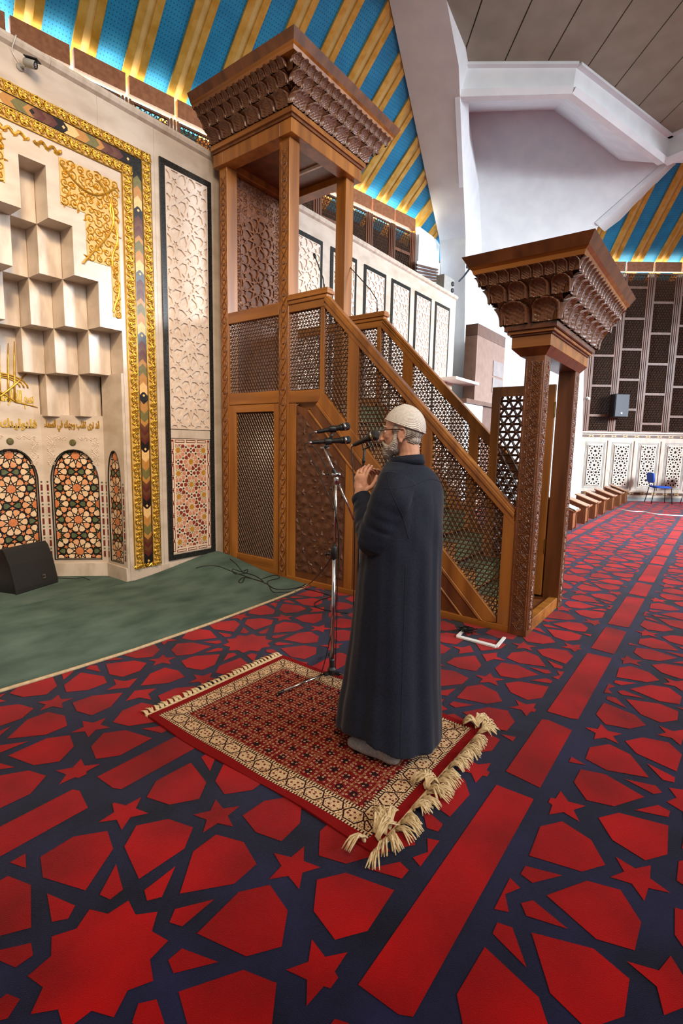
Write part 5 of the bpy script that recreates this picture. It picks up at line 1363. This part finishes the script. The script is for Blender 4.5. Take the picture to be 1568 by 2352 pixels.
# switch box standing on the coping
sb = thing('control_box', 'grey control box standing on the far end of the marble coping', 'box', (10.98, 5.42, 5.08))
b = MB(); b.box(10.72, 11.24, 5.33, 5.53, 5.08, 5.42); b.build('case', M_grey, sb, bevel=.01)
for z in (5.16, 5.30): b = MB(); b.lathe([(.05, 0), (.05, .03), (.02, .04)], (11.12, 5.33, z), (0, -1, 0), 12); b.build('knob', M_black, sb)
# blind in the small window beyond the coping
bw = thing('slatted_blind', 'small dark slatted blind in the window above the far end of the coping', 'blind', (12.9, 6.78, 5.5))
for i in range(7):
    p, q = on_axis(958, 606+8*i, 1, 6.80), on_axis(1006, 618+6.5*i, 1, 6.74)
    b = MB(); b.add([p, q, q-up*.045, p-up*.045, p+Vector((0, .05, .02)), q+Vector((0, .05, .02)), q+Vector((0, .05, -.03)), p+Vector((0, .05, -.03))], [(0, 1, 2, 3), (7, 6, 5, 4), (0, 4, 5, 1), (2, 6, 7, 3), (1, 5, 6, 2), (0, 3, 7, 4)]); b.build('slat', M_cabd, bw)
b = MB(); p, q = on_axis(955, 655, 1, 6.84), on_axis(1008, 662, 1, 6.78)
b.add([p, q, Vector((q.x, q.y, on_axis(1008, 603, 1, 6.78).z)), Vector((p.x, p.y, on_axis(955, 598, 1, 6.84).z))], [(0, 1, 2, 3)]); b.build('window_pane', pm('bright_pane', RGB(214, 224, 232), None, rough=.4), bw)
# floodlight on the pier
fp = on_axis(1088, 608, 0, 12.7)
fl_ = thing('floodlight', 'small grey-blue floodlight on a bracket by the white pier', 'lamp', fp)
M_fl = pm('floodlight_grey', RGB(84, 98, 108), RGB(100, 114, 124), 10, rough=.45)
b = MB(); b.cbox(fp, (.10, .36, .22), 0, Matrix.Rotation(.5, 3, 'Y') @ Matrix.Rotation(.4, 3, 'Z')); b.build('housing', M_fl, fl_, bevel=.02)
b = MB(); b.tube([fp+Vector((0, .05, 0)), fp+Vector((.1, .3, -.2)), fp+Vector((.25, .5, -.25))], .025, 8); b.build('bracket', M_fl, fl_)

# ================================================================== cables on the floor
gz = lambda x, y: green_z(min(x, 4.27), min(y, 5.2))+.006
def gp3(px, py):
    p = ground(px, py, .05)
    for _ in range(6): p = ground(px, py, gz(p.x, p.y))
    p.x = min(p.x, 4.262); return Vector((p.x, p.y, gz(p.x, p.y)))
cable('floor_cable', 'black cable lying in loops on the green carpet at the foot of the pulpit', [gp3(*p) for p in [(528, 1285), (545, 1300), (556, 1312), (568, 1308), (565, 1316), (540, 1318), (534, 1308), (552, 1313), (585, 1322), (605, 1336), (590, 1332), (560, 1326), (548, 1336), (556, 1338), (562, 1326)]], .005, M_black)
cable('floor_cable', 'long black cable running from the wall over the green carpet to the red carpet', [gp3(*p) for p in [(450, 1306), (470, 1302), (500, 1303), (530, 1312), (570, 1326), (610, 1340), (630, 1352), (660, 1353), (690, 1348), (706, 1340)]], .005, M_black)
cable('floor_cable', 'thin black cable curving along the pulpit base', [gp3(*p) for p in [(600, 1330), (625, 1322), (645, 1320), (640, 1328), (615, 1335), (620, 1350), (628, 1360), (650, 1360), (680, 1358)]], .004, M_black)
cable('floor_cable', 'dark cable loop on the red carpet behind the microphone stand', [ground(*p, .008) for p in [(700, 1352), (740, 1362), (760, 1370), (735, 1378), (722, 1388), (735, 1398), (770, 1405), (800, 1408)]], .005, M_black)
cable('stand_cable', 'dark cable sagging from the pulpit to the middle of the stand', [Vector((2.585, 2.02, .86)), on_axis(740, 1310, 1, 2.3), on_axis(705, 1345, 1, 3.2), gp3(680, 1352)], .004, M_black)
cable('long_white_cable', 'thin white cable lying across the far red carpet', [ground(*p, .008) for p in [(1415, 1169), (1447, 1174), (1479, 1176), (1505, 1181), (1568, 1185), (1620, 1188)]], .016, M_white)
tk = thing('cable_trunking', 'broken white plastic trunking strip with tangled wires on the carpet by the pulpit', 'trunking', (4.02, 1.5, .003))
U = [ground(*p, .004) for p in ((1068, 1446), (1050, 1463), (1140, 1487), (1158, 1466))]
for p, q in zip(U, U[1:]):
    d = (q-p).normalized(); n = Vector((-d.y, d.x, 0)); b = MB()
    w_ = .022 if p is U[1] else .012
    b.add([p-n*w_, q-n*w_, q+n*w_, p+n*w_, p-n*w_+up*.012, q-n*w_+up*.012, q+n*w_+up*.012, p+n*w_+up*.012], [(0, 3, 2, 1), (4, 5, 6, 7), (0, 1, 5, 4), (1, 2, 6, 5), (2, 3, 7, 6), (3, 0, 4, 7)]); b.build('strip', M_white, tk)
rr = random.Random(2); c = ground(1072, 1448, .02)
for k_ in range(3):
    b = MB(); b.tube([c+Vector((rr.uniform(-.07, .07), rr.uniform(-.07, .07), rr.uniform(-.012, .025))) for _ in range(14)], .0035, 5); b.build('wire', M_black, tk, smooth=True)
# ================================================================== the man in prayer
from mathutils.bvhtree import BVHTree
M_skin = pm('skin', RGB(196, 140, 112), RGB(214, 160, 132), 30, rough=.5, detail=5, spec=.4)
M_robe = pm('navy_robe_cloth', RGB(19, 24, 37), RGB(28, 34, 50), 140, rough=.75, bump=.15, bscale=500, sheen=.15, spec=.25)
M_cap = pm('knitted_cap', RGB(214, 204, 194), RGB(230, 222, 212), 90, rough=.85)
M_hair = pm('grey_hair', RGB(140, 124, 110), RGB(196, 184, 172), 60, (1, 1, .25), rough=.7, bump=.6, bscale=160, detail=6)
M_beard = pm('white_beard', RGB(178, 164, 152), RGB(212, 202, 192), 60, (1, 1, .3), rough=.75, bump=.7, bscale=170, detail=6)
M_sock = pm('grey_sock', RGB(140, 138, 138), RGB(164, 162, 162), 80, rough=.9, bump=.2, bscale=400)
M_frame = pm('glasses_frame', RGB(52, 24, 20), RGB(64, 32, 26), 20, rough=.3)
M_lens = bpy.data.materials.new('spectacle_lens'); M_lens.use_nodes = True
_p = M_lens.node_tree.nodes['Principled BSDF']; _p.inputs['Roughness'].default_value = .05; _p.inputs['Alpha'].default_value = .25; _p.inputs['Base Color'].default_value = (.8, .85, .9, 1)

def remeshed(mb, voxel, smooth_it, fac=.5):
    me = mb.mesh('tmp', [M_skin]); bm = bmesh.new(); bm.from_mesh(me); bmesh.ops.recalc_face_normals(bm, faces=bm.faces); bm.to_mesh(me); bm.free()
    o = bpy.data.objects.new('tmp', me)
    r = o.modifiers.new('r', 'REMESH'); r.mode = 'VOXEL'; r.voxel_size = voxel
    if smooth_it: s = o.modifiers.new('s', 'SMOOTH'); s.iterations = smooth_it; s.factor = fac
    out = evaluated(o); bpy.data.meshes.remove(me)
    return out
def finish(me, name, m_, parent, org):
    me.name = name; me.materials.clear(); me.materials.append(m_)
    me.transform(Matrix.Translation(-Vector(org))); me.polygons.foreach_set('use_smooth', [True]*len(me.polygons)); me.update()
    o = bpy.data.objects.new(name, me); COL.objects.link(o)
    if parent: o.parent = parent
    else: o.location = org
    return o
PORG = Vector((2.22, 1.30, .013))
HC = Vector((2.262, 1.318, 1.688)); ha = radians(20)
hf, hl, hu = Vector((-sin(ha), cos(ha), -.05)).normalized(), Vector((-cos(ha), -sin(ha), 0)), None
hu = hf.cross(hl) * -1 if hf.cross(hl).z < 0 else hf.cross(hl)
RH_ = Matrix((hf, hl, hu)).transposed()
def H(f, l, u): return HC+hf*f+hl*l+hu*u
def capsule(mb, path, rad, n=12):
    """closed tapered limb with rounded ends"""
    P = [Vector(p) for p in path]; d0 = (P[0]-P[1]).normalized(); d1 = (P[-1]-P[-2]).normalized()
    pp = [P[0]+d0*rad[0]*.95, P[0]+d0*rad[0]*.7]+P+[P[-1]+d1*rad[-1]*.7, P[-1]+d1*rad[-1]*.95]
    mb.tube(pp, [rad[0]*.25, rad[0]*.72]+list(rad)+[rad[-1]*.72, rad[-1]*.25], n)
# ---- hands
def hand(mb, W, a, b_, c, s=1.0):
    """W wrist, a along the fingers, b_ from little finger to thumb side, c the way the palm faces"""
    a, b_, c = a.normalized(), b_.normalized(), c.normalized()
    b_ = (b_-a*a.dot(b_)).normalized(); c = (c-a*a.dot(c)-b_*b_.dot(c)).normalized()
    P = lambda x, y, z: W+a*x*s+b_*y*s+c*z*s
    R_ = Matrix((a, b_, c)).transposed()
    mb.ell(P(.048, 0, 0), (.056*s, .040*s, .0155*s), R_, 16, 10)
    mb.ell(P(.078, -.004, -.002), (.026*s, .041*s, .013*s), R_, 16, 8)
    mb.ell(P(.030, .026, .008), (.034*s, .018*s, .016*s), R_, 12, 8)
    capsule(mb, [P(-.05, 0, 0), P(-.01, 0, 0), P(.03, 0, 0)], [.029*s, .0265*s, .026*s])
    tips = []
    for (y, L_, sp, cu) in ((.029, .070, .10, (12, 24, 18)), (.0095, .079, .02, (14, 26, 20)), (-.0105, .073, -.05, (17, 28, 22)), (-.029, .057, -.13, (22, 30, 24))):
        d = (a+b_*sp).normalized(); q = P(.090, y, -.001); pts = [P(.066, y*.95, -.001), q]; ang = 0
        for seg, cc_ in zip((.44, .31, .25), cu):
            ang += radians(cc_); dd = d*cos(ang)+c*sin(ang); q = q+dd*(L_*s*seg); pts.append(q)
        r0 = .0088*s if L_ > .06 else .0076*s
        capsule(mb, pts, [r0*1.05, r0*1.04, r0, r0*.92, r0*.74], 10); tips.append(pts)
    d = (a*.62+b_*.72+c*.30).normalized(); q0 = P(.020, .030, .006); q1 = q0+d*.038*s; d2_ = (a*.90+b_*.34+c*.22).normalized(); q2 = q1+d2_*.034*s; d3 = (a*.97+b_*.05+c*.2).normalized(); q3 = q2+d3*.026*s
    capsule(mb, [q0, q1, q2, q3], [.0135*s, .0115*s, .0105*s, .0080*s], 10)
    return tips, (q2, q3)
SL, ELb, WL = Vector((2.072, 1.245, 1.425)), Vector((2.045, 1.315, 1.145)), Vector((2.135, 1.478, 1.335))
SR, ERb, WR = Vector((2.425, 1.275, 1.415)), Vector((2.478, 1.33, 1.145)), Vector((2.315, 1.478, 1.345))
sk = MB()
sk.ell(H(-.006, 0, .012), (.097, .076, .100), RH_, 24, 16)             # skull
sk.ell(H(.040, 0, -.030), (.057, .062, .085), RH_, 20, 14)             # face
sk.ell(H(.044, 0, -.084), (.050, .050, .036), RH_, 16, 12)             # jaw
sk.ell(H(.074, 0, -.104), (.024, .026, .018), RH_, 12, 10)             # chin
sk.ell(H(.078, 0, .012), (.018, .050, .012), RH_, 16, 8)               # brow
for s in (1, -1):
    sk.ell(H(.066, s*.040, -.032), (.026, .020, .018), RH_, 12, 8)     # cheeks
    sk.ell(H(.074, s*.030, -.008), (.014, .016, .010), RH_, 10, 8)     # eyelids
    sk.ell(H(.106, s*.010, -.048), (.011, .008, .008), RH_, 10, 8)     # nostrils
    Re = RH_ @ Matrix.Rotation(-.18, 3, 'Y') @ Matrix.Rotation(s*.25, 3, 'Z')
    sk.ell(H(-.006, s*.078, -.030), (.019, .0065, .031), Re, 14, 10)   # ear
    sk.tube([H(-.008+.018*cos(t)-.004*sin(t), s*(.086-.004*cos(t)), -.028+.030*sin(t)) for t in [radians(-40+i*17) for i in range(17)]], [.0042]*17, 6)
    sk.ell(H(-.001, s*.081, -.058), (.010, .0075, .012), Re, 10, 8)
sk.tube([H(.088, 0, .006), H(.100, 0, -.014), H(.114, 0, -.034), H(.118, 0, -.046), H(.100, 0, -.054)], [.008, .0095, .0115, .0125, .009], 10)
sk.ell(H(.092, 0, -.070), (.014, .023, .0075), RH_, 12, 8); sk.ell(H(.090, 0, -.083), (.013, .020, .007), RH_, 12, 8)
capsule(sk, [H(-.018, 0, -.05), H(-.030, 0, -.12), Vector((2.262, 1.28, 1.50)), Vector((2.26, 1.262, 1.42))], [.060, .054, .056, .075], 16)
sk.ell((2.26, 1.262, 1.33), (.15, .095, .14), None, 16, 12); sk.ell((2.255, 1.27, 1.08), (.14, .10, .20), None, 16, 12); sk.ell((2.25, 1.28, .90), (.15, .105, .13), None, 16, 12)
FT = [Vector((2.055, 1.225, .013)), Vector((2.30, 1.27, .013))]
for s, ft in zip((-1, 1), FT):
    capsule(sk, [(2.25+s*.08, 1.28, .88), (ft.x*.5+(2.25+s*.08)*.5, 1.29, .48), (ft.x, ft.y+.02, .14), (ft.x, ft.y+.02, .07)], [.085, .062, .042, .040], 12)
    capsule(sk, [ft+Vector((0, -.02, .042)), ft+Vector((0, .08, .042)), ft+Vector((-.005, .19, .028))], [.038, .037, .027], 12)
capsule(sk, [Vector((2.20, 1.255, 1.40)), SL, (SL+ELb)/2, ELb, (ELb+WL)/2, WL], [.06, .055, .045, .038, .034, .027], 12)
capsule(sk, [Vector((2.32, 1.255, 1.40)), SR, (SR+ERb)/2, ERb, (ERb+WR)/2, WR], [.06, .055, .045, .038, .034, .027], 12)
upv3 = Vector((0, 0, 1))
tipsL, thL = hand(sk, WL+Vector((.0, .012, .022)), Vector((.16, -.02, .98)), Vector((.05, -1, .05)), Vector((1, .15, -.1)), 1.0)
tipsR, thR = hand(sk, WR+Vector((-.012, .0, .020)), Vector((-.42, -.06, .9)), Vector((.0, -1, .0)), Vector((-.9, -.1, -.3)), .98)
body_me = remeshed(sk, .0033, 5, .5)
person = finish(body_me, 'person', M_skin, None, PORG)
tag(person, 'bearded man in long navy robe and white cap, hands raised, standing on the rug', 'person')
def child(mb, name, m_, smooth=True, bevel=0): return mb.build(name, m_, person, smooth=smooth, bevel=bevel)
# finger nails and ring
b = MB()
for pts in tipsL:
    d = (pts[-1]-pts[-2]).normalized(); nn = (Vector((-1, -.1, .1))-d*d.dot(Vector((-1, -.1, .1)))).normalized(); sd = d.cross(nn)
    b.ell(pts[-1]-d*.002+nn*.0062, (.0062, .0052, .0016), Matrix((d, sd, nn)).transposed(), 10, 6)
q2, q3 = thL; d = (q3-q2).normalized(); nn = (Vector((-.6, -.8, 0))-d*d.dot(Vector((-.6, -.8, 0)))).normalized(); b.ell(q3-d*.002+nn*.0068, (.0075, .006, .0018), Matrix((d, d.cross(nn), nn)).transposed(), 10, 6)
stuff(child(b, 'fingernails', pm('nail', RGB(214, 170, 150), RGB(222, 182, 162), 20, rough=.3)))
b = MB(); p0, p1 = tipsL[2][1], tipsL[2][2]; dd = (p1-p0).normalized(); ctr = p0+(p1-p0)*.45; u_ = dd.orthogonal().normalized(); v_ = dd.cross(u_)
b.tube([ctr+(u_*cos(t)+v_*sin(t))*.0098 for t in [2*pi*i/18 for i in range(19)]], .0022, 6, cap=False); child(b, 'ring', M_brass)

# ---- robe: body and sleeves as one cloth surface
SEC = [(.062, 2.220, 1.318, .285, .280), (.18, 2.222, 1.316, .278, .270), (.40, 2.228, 1.310, .262, .245), (.65, 2.236, 1.304, .252, .225), (.90, 2.244, 1.297, .246, .208),
       (1.05, 2.248, 1.288, .242, .195), (1.18, 2.252, 1.274, .240, .175), (1.30, 2.256, 1.264, .242, .155), (1.385, 2.258, 1.264, .240, .142), (1.44, 2.259, 1.270, .222, .128), (1.478, 2.26, 1.280, .185, .114), (1.505, 2.26, 1.295, .125, .100), (1.525, 2.26, 1.305, .090, .088)]
def sec(z):
    for a_, c_ in zip(SEC, SEC[1:]):
        if z <= c_[0]:
            t = (z-a_[0])/(c_[0]-a_[0]); t = t*t*(3-2*t)*.4+t*.6; return [a_[i]+(c_[i]-a_[i])*t for i in range(1, 5)]
    return list(SEC[-1][1:])
rb = MB(); nth = 96; zs = [.062+(1.525-.062)*i/80 for i in range(81)]
for z in zs:
    cx_, cy_, rx, ry = sec(z); A = .045*(1-sstep(.1, 1.25, z))
    for j in range(nth):
        t = 2*pi*j/nth
        w = A*(.55*sin(7*t+.6)+.45*sin(11*t+1.9+z*.8)+.35*sin(4*t-.5))
        w += .012*sin(17*t+3*z)*(1-sstep(.9, 1.4, z))
        w += -.05*math.exp(-((t-3.95)/.10)**2)*sstep(.95, 1.28, z)*(1-sstep(1.34, 1.46, z))     # crease behind the arm
        w += -.03*math.exp(-((t-4.62)/.07)**2)*sstep(.7, 1.1, z)*(1-sstep(1.3, 1.45, z))
        w += .025*math.exp(-((t-4.35)/.13)**2)*sstep(.3, 1.0, z)*(1-sstep(1.3, 1.45, z))
        zz = z
        if z < .40: zz = z+(.010*sin(3*t+1)+.105*math.exp(-((t-3.1)/.66)**2))*(1-(z-.062)/.338)
        rb.v.append((cx_+rx*(1+w)*cos(t), cy_+ry*(1+w)*sin(t), zz))
for i in range(len(zs)-1):
    for j in range(nth): rb.f.append((i*nth+j, i*nth+(j+1) % nth, (i+1)*nth+(j+1) % nth, (i+1)*nth+j)); rb.m.append(0)
rb.f += [tuple(range(nth))[::-1], tuple(range((len(zs)-1)*nth, len(zs)*nth))]; rb.m += [0, 0]
def sleeve(S, E_, W, sgn):
    pts = []; rad = []
    key = [(S+Vector((sgn*.045, .005, .010)), .098), (S+Vector((-sgn*.006, .008, -.07)), .098), ((S+E_)/2+Vector((-sgn*.008, .005, -.02)), .091), (E_+Vector((0, -.002, .05)), .090), (E_+Vector((0, .008, .005)), .088),
           (E_+(W-E_)*.28+Vector((0, 0, .002)), .083), (E_+(W-E_)*.55, .072), (E_+(W-E_)*.80, .058), (W-(W-E_).normalized()*.012, .049)]
    n = 8
    for i in range(len(key)-1):
        p0, p1, p2, p3 = [Vector(key[max(0, min(len(key)-1, i+k))][0]) for k in (-1, 0, 1, 2)]
        for k in range(n):
            t = k/n; pts.append(.5*((2*p1)+(p2-p0)*t+(2*p0-5*p1+4*p2-p3)*t*t+(3*p1-p0-3*p2+p3)*t**3))
            r = key[i][1]+(key[i+1][1]-key[i][1])*t; q = i+t
            r *= 1+.030*sin(q*6.5)*(q > 2.5)+.018*sin(q*11+1)*(q > 1)
            rad.append(r)
    pts.append(Vector(key[-1][0])); rad.append(key[-1][1]); rb.tube(pts, rad, 28)
sleeve(SL, ELb, WL, 1); sleeve(SR, ERb, WR, -1)
robe_me = remeshed(rb, .0068, 4, .5)
# drape: shallow diagonal creases in the cloth
nv_ = len(robe_me.vertices)
NRM = [v.normal.copy() for v in robe_me.vertices]
for v, n in zip(robe_me.vertices, NRM):
    x, y, z = v.co
    k = .0030*sin(34*(z*.55+(x-y)*.9))*sstep(1.0, 1.2, z)*(1-sstep(1.38, 1.46, z))+.0028*sin(26*(x*.8-y*.6)+5*z)*(1-sstep(.9, 1.2, z))
    v.co += n*k
robe = finish(robe_me, 'robe', M_robe, person, PORG); robe['label'] = 'long dark navy robe'
bv = BVHTree.FromPolygons([v.co+PORG for v in robe_me.vertices], [tuple(p.vertices) for p in robe_me.polygons])
def seam(pts, name, r=.0016):
    out = []
    for p in pts:
        p = Vector(p); ax_ = Vector((2.25, 1.29, p.z)); loc, nn, i, d_ = bv.ray_cast(p, (ax_-p).normalized())
        if loc: out.append(loc+nn*.0006)
    if len(out) > 2: b = MB(); b.tube(out, r, 5); child(b, name, pm('seam_thread', RGB(14, 17, 26), RGB(20, 24, 34), 30, rough=.8))
seam([(2.25+.6*cos(t), 1.28+.6*sin(t), 1.425+.02*cos(2*(t+pi/2))) for t in [radians(-172+i*6) for i in range(28)]], 'yoke_seam')
seam([(2.25+.6*cos(radians(214)), 1.28+.6*sin(radians(214)), 1.05-.98*i/40) for i in range(41)], 'side_seam')
seam([(2.25+.6*cos(radians(188+8*i*.1)), 1.28+.6*sin(radians(188+34*i/20)), 1.47-.30*i/20) for i in range(21)], 'armhole_seam')
# stand collar, open at the front
b = MB(); n = 40
for lay, (r_, zo) in enumerate(((.0, 0), (.0, 1), (-.006, 1), (-.006, 0))):
    for j in range(n):
        t = radians(-255+330*j/(n-1)); back = .5-.5*sin(t)
        rx, ry = (.086+r_, .096+r_) if zo == 0 else (.079+r_, .089+r_)
        b.v.append((2.26+rx*cos(t), 1.288+ry*sin(t)+(.0 if zo == 0 else .006), 1.502+(.018*back)+zo*(.040+.006*back)))
for lay in range(4):
    for j in range(n-1): a_ = lay*n; c_ = ((lay+1) % 4)*n; b.f.append((a_+j, a_+j+1, c_+j+1, c_+j)); b.m.append(0)
b.f += [(0, n, 2*n, 3*n), (n-1, 4*n-1, 3*n-1, 2*n-1)]; b.m += [0, 0]
child(b, 'collar', M_robe)
# cuffs
for W, E_ in ((WL, ELb), (WR, ERb)):
    d = (W-E_).normalized(); b = MB(); b.lathe([(.047, -.030), (.0515, -.030), (.0505, .006), (.0485, .008), (.046, .006), (.047, -.028)], W, d, 24); child(b, 'cuff', M_robe)
# socks
for s, ft in zip((-1, 1), FT):
    b = MB(); capsule(b, [ft+Vector((0, -.035, .046)), ft+Vector((0, .03, .052)), ft+Vector((-.004, .12, .042)), ft+Vector((-.010, .205, .030))], [.044, .046, .044, .030], 16)
    b.tube([ft+Vector((0, .0, .05)), ft+Vector((0, .01, .10)), ft+Vector((0, .015, .16))], [.046, .046, .048], 16)
    me = remeshed(b, .006, 6, .5)
    for v in me.vertices: v.co.z = max(v.co.z, .0135)
    finish(me, 'sock', M_sock, person, PORG)
# ---- cap with knitted ribs and a low peak
b = MB(); nu, nv2 = 64, 20; cr = (.108, .0885, .116); cen_ = (-.008, 0, .006)
for i in range(nv2+1):
    for j in range(nu):
        t = 2*pi*j/nu
        f0, l0 = cr[0]*cos(t), cr[1]*sin(t)
        ur = .018+.40*f0*.95
        sa = max(-.95, min(.95, (ur-cen_[2])/cr[2])); a0 = math.asin(sa); a = a0+(pi/2-a0)*i/nv2
        k = 1+.012*math.exp(-((abs(math.remainder(t-pi, 2*pi)))/.10)**2)*sin(pi*i/nv2)
        b.v.append(tuple(H(cen_[0]+cr[0]*cos(a)*cos(t)*k, cr[1]*cos(a)*sin(t)*k, cen_[2]+cr[2]*sin(a)+(.006*(i/nv2)**6))))
for i in range(nv2):
    for j in range(nu): b.f.append((i*nu+j, i*nu+(j+1) % nu, (i+1)*nu+(j+1) % nu, (i+1)*nu+j)); b.m.append(0)
cap_ = child(b, 'cap', M_cap); cap_['label'] = 'white knitted skullcap'
sm_ = cap_.modifiers.new('solid', 'SOLIDIFY'); sm_.thickness = .003
nt = M_cap.node_tree; bsn = nt.nodes['Principled BSDF']; wv = nt.nodes.new('ShaderNodeTexWave'); wv.inputs['Scale'].default_value = 62; wv.inputs['Distortion'].default_value = 1.5; wv.bands_direction = 'DIAGONAL'
tcn = nt.nodes.new('ShaderNodeTexCoord'); nt.links.new(tcn.outputs['Object'], wv.inputs['Vector']); bp2 = nt.nodes.new('ShaderNodeBump'); bp2.inputs['Strength'].default_value = .6; bp2.inputs['Distance'].default_value = .004
nt.links.new(wv.outputs['Fac'], bp2.inputs['Height']); nt.links.new(bp2.outputs['Normal'], bsn.inputs['Normal'])
b = MB(); b.tube([H(cen_[0]+cr[0]*1.012*cos(a)*cos(t), cr[1]*1.012*cos(a)*sin(t), cen_[2]+cr[2]*sin(a)) for t in [2*pi*j/48 for j in range(49)] for a in [math.asin((.018+.38*cr[0]*cos(t)-cen_[2])/cr[2])]], .0026, 6); child(b, 'cap_rim', M_cap)
# ---- hair below the cap, beard
rr = random.Random(4)
hm = MB()
hm.ell(H(-.020, 0, -.010), (.087, .080, .066), RH_, 24, 14); hm.ell(H(-.044, 0, -.056), (.046, .062, .034), RH_, 20, 12)
for s in (1, -1): hm.ell(H(.022, s*.064, -.002), (.022, .014, .030), RH_, 12, 8)
hair_me = remeshed(hm, .003, 3)
NRM = [v.normal.copy() for v in hair_me.vertices]
for v, n_ in zip(hair_me.vertices, NRM): v.co += n_*(.0014*sin(v.co.z*900+v.co.x*400)+rr.uniform(-.0007, .0007))
finish(hair_me, 'hair', M_hair, person, PORG)
bm_ = MB()
bm_.ell(H(.052, 0, -.094), (.052, .052, .034), RH_, 20, 12); bm_.ell(H(.078, 0, -.114), (.032, .034, .030), RH_, 16, 10)
for s in (1, -1):
    capsule(bm_, [H(.026, s*.066, -.030), H(.030, s*.064, -.062), H(.046, s*.052, -.090)], [.011, .016, .022], 10)
    capsule(bm_, [H(.103, s*.006, -.061), H(.096, s*.024, -.068), H(.082, s*.034, -.086)], [.007, .008, .010], 8)
beard_me = remeshed(bm_, .003, 3)
NRM = [v.normal.copy() for v in beard_me.vertices]
for v, n_ in zip(beard_me.vertices, NRM): v.co += n_*(.0016*sin(v.co.z*700+v.co.x*500)+rr.uniform(-.0009, .0009))
finish(beard_me, 'beard', M_beard, person, PORG)
for s in (1, -1):
    b = MB(); b.ell(H(.078, s*.031, -.010), (.013, .013, .010), RH_, 12, 8); child(b, 'eye', pm('eye_white', RGB(226, 220, 214), RGB(226, 220, 214), 5, rough=.2))
    b = MB(); capsule(b, [H(.094, s*.012, .014), H(.092, s*.034, .020), H(.078, s*.050, .014)], [.004, .0045, .003], 6); child(b, 'eyebrow', M_beard)
# ---- spectacles
for s in (1, -1):
    b = MB(); b.tube([H(.112-.02*abs(sin(0)), s*.033+.024*cos(t), -.012+.018*sin(t)) for t in [2*pi*i/24 for i in range(25)]], .0016, 6, cap=False); child(b, 'spectacle_rim', M_chrome)
    b = MB(); b.add([H(.112, s*.033+.023*cos(t), -.012+.017*sin(t)) for t in [2*pi*i/24 for i in range(24)]], [tuple(range(24))]); child(b, 'spectacle_lens', M_lens, False)
    b = MB(); b.tube([H(.110, s*.057, -.004), H(.096, s*.074, -.002), H(.03, s*.083, -.001), H(-.018, s*.087, -.004), H(-.030, s*.084, -.022)], .0026, 6); child(b, 'spectacle_temple', M_frame)
b = MB(); b.tube([H(.112, .010, -.006), H(.117, 0, -.002), H(.112, -.010, -.006)], .0018, 6); child(b, 'spectacle_bridge', M_frame)

bpy.data.scenes.remove(_ts)
